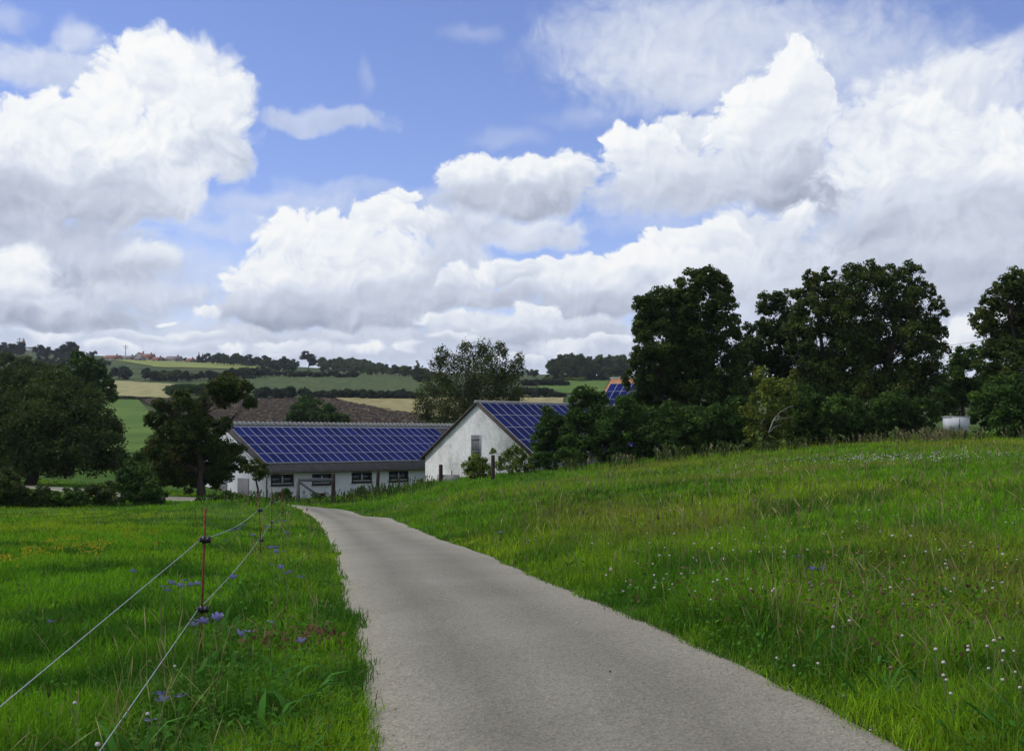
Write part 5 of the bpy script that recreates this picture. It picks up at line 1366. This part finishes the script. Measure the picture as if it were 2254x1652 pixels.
# tall pale grass fringe at the top edge of the meadow
bx_ = RNG.uniform(1240, 2300, 5200); t_ = np.interp(bx_, [1240, 1600, 1900, 2254, 2300], [1034, 1000, 972, 962, 962]); den = np.interp(bx_, [1240, 1500, 1850, 1900, 2060, 2120, 2300], [.3, .35, .6, 1, 1, .5, .5])
den = den * np.clip(vnoise(bx_, bx_ * 0, 16, 91) * 2.2 - .55, .05, 1); k = RNG.uniform(0, 1, len(bx_)) < den; hp = hits(bx_[k], t_[k] + RNG.uniform(-4, 7, k.sum()))
colf = np.where((RNG.uniform(0, 1, (len(hp), 1)) < np.interp(hp[:, 0] / hp[:, 1], [.05, .25, .31, .38, .42], [.15, .2, .75, .75, .3])[:, None]), np.array([.30, .26, .12]), np.array([.075, .105, .025])) * RNG.uniform(.4, 1.1, (len(hp), 1))
sp_.append(stalks(hp[:, 0], hp[:, 1], RNG.uniform(.25, .8, len(hp)) * (.5 + fbm(hp[:, 0], hp[:, 0] * 0, 1.5, 93)), colf, 3.0, 1.5))
# rank brownish growth by the gate and along the barn
bx_ = RNG.uniform(455, 960, 1500); hp = hits(bx_, np.interp(bx_, [455, 640, 760, 850, 960], [1104, 1104, 1098, 1086, 1066]) + RNG.uniform(-3, 12, len(bx_)))
rdx = road_d(hp[:, 0], hp[:, 1]); hp = hp[(rdx > .1) & (vnoise(hp[:, 0], hp[:, 1], 1.4, 95) > .42)]
colf = np.where(RNG.uniform(0, 1, (len(hp), 1)) < .3, np.array([.12, .09, .05]), np.array([.05, .10, .018])) * RNG.uniform(.4, 1.3, (len(hp), 1))
sp_.append(stalks(hp[:, 0], hp[:, 1], RNG.uniform(.15, .75, len(hp)) * (.3 + vnoise(hp[:, 0], hp[:, 1], 2.2, 97)), colf, 2.2, 1.2))
stuff('seeding_grass', sp_, M_GRASS, label='dry seeding stalks standing above the meadow grass', category='grass')

# tiny flowers nobody could count
def dots(px, py, off, size, col, jit=.25):
    p = hits(px, py, off); n = len(p)
    nr = rand_unit(n) * .5 + np.array([0, -.5, .7]); nr /= np.linalg.norm(nr, axis=1)[:, None]
    return quads_stuff(p, nr, size * RNG.uniform(.7, 1.3, n), np.tile(np.array(col), (n, 1)) * RNG.uniform(1 - jit, 1 + jit, (n, 1)), .9)
px = RNG.uniform(-40, 470, 1900); py = 1218 - .13 * px + RNG.normal(0, 11, len(px)) + (vnoise(px, px * 0, 60, 3) - .5) * 34
k = (fbm(px, py * 3, 50, 81) > .45) & (py > 1130); px, py = px[k], py[k]
q1 = dots(px, py, .13, .024, (.36, .29, .012))
px = RNG.uniform(100, 460, 260); py = RNG.uniform(1140, 1170, 260); q2 = dots(px, py, .13, .026, (.36, .29, .015))
px = RNG.uniform(1700, 2254, 90); py = RNG.uniform(1090, 1330, 90); q3 = dots(px, py, .2, .022, (.42, .30, .02))
stuff('yellow_flowers', [q1, q2, q3], M_GRASS, label='band of tiny yellow flowers across the mown field', category='flowers')
px = RNG.normal(1980, 130, 620); py = 1004 - (px - 1980) * .03 + RNG.normal(0, 5, 620); k = RNG.uniform(0, 1, 620) < .45; px, py = px[k], py[k]; q1 = dots(px, py, .22, .055, (.42, .40, .38))
px = RNG.uniform(1500, 2254, 380); py = np.interp(px, [1500, 1700, 2254], [1030, 1010, 975]) + RNG.uniform(0, 30, 380); px, py = px[:220], py[:220]; q2 = dots(px, py, .22, .036, (.42, .40, .36))
px = RNG.uniform(1300, 2254, 160); py = RNG.uniform(1050, 1300, 160); q3 = dots(px, py, .2, .03, (.42, .38, .36))
stuff('white_flowers', [q1, q2, q3], M_GRASS, label='tiny white flowers sprinkled over the upper meadow', category='flowers')
# brown dead seed heads
cl_ = [(1600,1250,90,26),(1800,1310,160,30),(1350,1150,120,22),(2050,1350,160,40),(2000,1250,200,40),(620,1400,50,16),(700,1390,26,10),(2100,1180,140,50)]
qq = []
for (a, b_, sx_, sy_) in cl_:
    m_ = 130 if a > 1000 else 60
    qq.append(dots(RNG.normal(a, sx_, m_), RNG.normal(b_, sy_, m_), .24, .032, (.11, .070, .030), .5))
stuff('dead_seed_heads', qq, M_GRASS, label='brown dead seed heads among the verge plants', category='seed heads')

# ------------------------------------------------------------------ single flowers
M_PURP = mat_noise('cranesbill_petal', [(.3, (.34, .28, .74)), (.7, (.46, .39, .85))], 25, .7)
M_LILAC = mat_noise('pale_petal', [(.3, (.44, .38, .80)), (.7, (.56, .50, .88))], 25, .7)
M_STEM = mat_noise('green_stem', [(.3, (.05, .09, .02)), (.7, (.08, .12, .03))], 9, .8)
M_CLW = mat_noise('white_clover', [(.3, (.36, .30, .30)), (.7, (.55, .50, .47))], 60, .9)
M_CLP = mat_noise('purple_clover', [(.3, (.20, .08, .13)), (.7, (.32, .15, .22))], 60, .9)
def petal_mesh(seed):
    r = random.Random(seed); m = MB(); R_ = .035
    for k in range(5):
        a = k * 2 * math.pi / 5; ca, sa = math.cos(a), math.sin(a)
        P = [(0, 0, 0), (.5, -.34, .12), (.95, -.30, .30), (1.08, 0, .32), (.95, .30, .30), (.5, .34, .12)]
        m.add([((u*ca - v*sa)*R_, (u*sa + v*ca)*R_, (w+.02*(k % 2))*R_) for u, v, w in P], [(0,1,2,3,4,5)])
    m.tube([(0,0,-.001),(0,0,.008)], .0035, 6)
    return m
PET = petal_mesh(1).mesh('petals', M_PURP); PET2 = petal_mesh(2).mesh('petals', M_LILAC)
sm = MB(); sm.tube([(0,0,-.32),(.012,0,-.16),(0,0,0)], [.0022,.002,.0016], 5); STEM = sm.mesh('stem', M_STEM)
FL = [
 (353,1528,'n'),(358,1541,'n'),(397,1533,'n'),(327,1586,'n'),(427,1375,'p'),(435,1365,'p'),(448,1367,'p'),(472,1360,'p'),(480,1356,'p'),(529,1395,'m'),(549,1390,'m'),(599,1369,'m'),(112,1369,'l'),(662,1411,'m'),
 (407,1278,'b'),(420,1287,'b'),(377,1283,'b'),(362,1291,'b'),(368,1300,'b'),(397,1289,'b'),(435,1285,'b'),(513,1270,'b'),(599,1242,'v'),(618,1248,'v'),(631,1261,'v'),(638,1259,'v'),(661,1270,'v'),
 (595,1205,'v'),(608,1205,'v'),(608,1214,'v'),(627,1213,'v'),(631,1173,'f'),(519,1166,'f'),(526,1164,'f'),(537,1157,'f'),(534,1155,'f'),(556,1177,'f'),(481,1177,'f'),(612,1148,'f'),(627,1147,'f'),(588,1158,'f'),(494,1190,'f'),(514,1167,'f'),(509,1169,'f'),(530,1160,'f'),(596,1160,'f'),(580,1157,'f'),(604,1150,'f'),(293,1257,'l'),(621,1144,'f'),
 (1102,1171,'r'),(1757,1225,'r'),(1809,1252,'r'),(1788,1252,'r')]
GN = {'n': ('purple cranesbill flower in the nearest group at the bottom left', 'cranesbill flowers nearest the camera'),
      'p': ('purple cranesbill flower at the nearest fence post', 'cranesbill flowers by the nearest fence post'),
      'm': ('purple cranesbill flower between the nearest fence post and the road', 'cranesbill flowers between fence and road'),
      'b': ('small purple cranesbill flower left behind the nearest fence post', 'cranesbill flowers behind the nearest fence post'),
      'v': ('small purple cranesbill flower on the verge right of the second fence post', 'cranesbill flowers right of the second fence post'),
      'f': ('tiny purple cranesbill flower near the second and third fence posts', 'cranesbill flowers around the far fence posts'),
      'l': ('single blue flower alone in the mown field', 'lone blue flowers in the mown field'),
      'r': ('small blue flower in the meadow right of the road', 'blue flowers in the right-hand meadow')}
for (px_, py_, gk) in FL:
    for rep in range(1 if py_ > 1300 else 1):
        p = hit(px_, py_, .33 if px_ > 300 or gk != 'l' else .2)
        t = thing('cranesbill', p, GN[gk][0], 'flower', GN[gk][1], random.uniform(0, 6.28))
        sc_ = random.uniform(.9, 1.2) * (1.0 if p.y < 14 else 1.25); t.scale = (sc_, sc_, 1)
        a = link('petals', PET if random.random() < .6 else PET2, t); a.rotation_euler = (random.uniform(.2, 1.0), 0, random.uniform(2.6, 3.7) - t.rotation_euler.z); link('stem', STEM, t)
def head_mesh(mat, name, r=.0088):
    m = MB(); rings = 5; n = 8; V = []
    for i in range(rings + 1):
        ph = math.pi * i / rings
        for k in range(n):
            rr = r * (1 + .18 * ((i + k) % 2)); th = 2 * math.pi * k / n
            V.append((rr * math.sin(ph) * math.cos(th), rr * math.sin(ph) * math.sin(th), rr * math.cos(ph) * .85))
    F_ = [(i*n + k, i*n + (k+1) % n, (i+1)*n + (k+1) % n, (i+1)*n + k) for i in range(rings) for k in range(n)]
    m.add(V, F_); return m.mesh(name, mat)
HW, HP = head_mesh(M_CLW, 'flower_head'), head_mesh(M_CLP, 'flower_head')
WH = [(2060,1428),(2077,1457),(2131,1421),(2131,1430),(2188,1409),(2174,1421),(2201,1403),(2207,1453),(2209,1432),(2232,1432),(2176,1470),(2077,1485),(2083,1495),(2207,1495),(2235,1478),(2093,1525),(2245,1512),(1855,1531),(1834,1379),(1870,1365),(1801,1459),(1748,1464),(1710,1447),(1986,1398),(2081,1240),(1704,1295),(1653,1295),(1527,1261),(1600,1274),(1480,1285),(1440,1265),(1500,1262),(1570,1280),(1580,1276),(1680,1292),(1700,1300),(1960,1292)]
PU = [(1961,1468),(1816,1242),(2171,1367),(2145,1369),(1782,1282),(1788,1288),(1811,1285),(1879,1312),(1836,1316),(1836,1333),(1988,1329),(2053,1332),(1916,1278),(1868,1303),(1946,1269),(1986,1283)]
rg = random.Random(4)
WH += [(rg.uniform(1380, 2240), rg.uniform(1180, 1330)) for _ in range(14)] + [(rg.uniform(1100, 1500), rg.uniform(1170, 1230)) for _ in range(10)] + [(490,1354),(325,1570),(165,1546),(215,1697-60),(385,1465)]
PU += [(rg.uniform(1350, 2200), rg.uniform(1170, 1340)) for _ in range(14)]
for lst, mesh, lb, gp_ in ((WH, HW, 'pinkish white clover head among the verge grass', 'white clover flowers'), (PU, HP, 'purple clover head among the right-hand verge grass', 'purple clover flowers')):
    for (px_, py_) in lst:
        for off_ in (.26, .19, .13, .08, .04):
            p = hit(px_, py_, off_)
            if road_d(np.array([p.x]), np.array([p.y]))[0] > .1: break
        lf = px_ < 900
        t = thing('clover_flower', p, 'white clover head in the grass left of the road' if lf else lb, 'flower', 'white clover left of the road' if lf else gp_, rg.uniform(0, 6.28))
        s_ = rg.uniform(.85, 1.3); t.scale = (s_, s_, s_)
        link('flower_head', mesh, t); link('stem', STEM, t)
# loose grit lying along both road margins
n = 3200; yg = np.exp(RNG.uniform(math.log(5.0), math.log(17), n)); side = RNG.integers(0, 2, n); ev = np.abs(RNG.normal(0, .16, n)) + .01
xl = np.interp(yg, Lw[:, 1], Lw[:, 0]); xr = np.interp(yg, Rw[:, 1], Rw[:, 0]); xg = np.where(side == 0, xl + ev, xr - ev)
nr = rand_unit(n) * .35 + np.array([0, 0, 1.]); nr /= np.linalg.norm(nr, axis=1)[:, None]
gc = np.array([.24, .215, .165]) * RNG.uniform(.35, 1.35, (n, 1)); gc = np.where(RNG.uniform(0, 1, (n, 1)) < .12, np.array([.14, .09, .045]), gc)
stuff('gravel', [quads_stuff(np.stack([xg, yg, T(xg, yg) + .024 + .03 * np.clip(ev, 0, .5) - .004], 1), nr, RNG.uniform(.005, .014, n), gc, .9)], mat_vcol('grit', 0., .9, .2), label='loose grit and crumbs along the road margins', category='gravel')
# a few loose stones and a dark speck on the road
M_STONE = mat_noise('stone_chip', [(.3, (.28, .27, .25)), (.7, (.5, .49, .45))], 20, .9)
for (px_, py_, r_, lb) in ((1343,1494,.008,'small dark pebble lying on the road'),(1270,1383,.010,'small pale stone chip in the middle of the road'),(970,1275,.012,'small pale stone chip on the left half of the road')):
    p = hit(px_, py_); m = MB(); m.tube([(0,0,0),(0,0,r_*.5),(0,0,r_*1.1)], [r_, r_*1.1, r_*.5], 6)
    o = m.build('pebble', M_VERGE if 'dark' in lb else M_STONE); o.location = p + Vector((0, 0, .045)); o['label'] = lb; o['category'] = 'stone'

# ------------------------------------------------------------------ air
hz = MB(); hz.box((-2100, -45, -14), (2100, 2450, 175))
mh, nth, outh = new_mat('haze_air'); pv = nth.nodes.new('ShaderNodeVolumePrincipled')
pv.inputs['Density'].default_value = HAZE; pv.inputs['Color'].default_value = (.80, .86, 1.0, 1); pv.inputs['Anisotropy'].default_value = .2
nth.links.new(pv.outputs[0], outh.inputs['Volume'])
hz.build('haze', mh, None, kind='stuff')
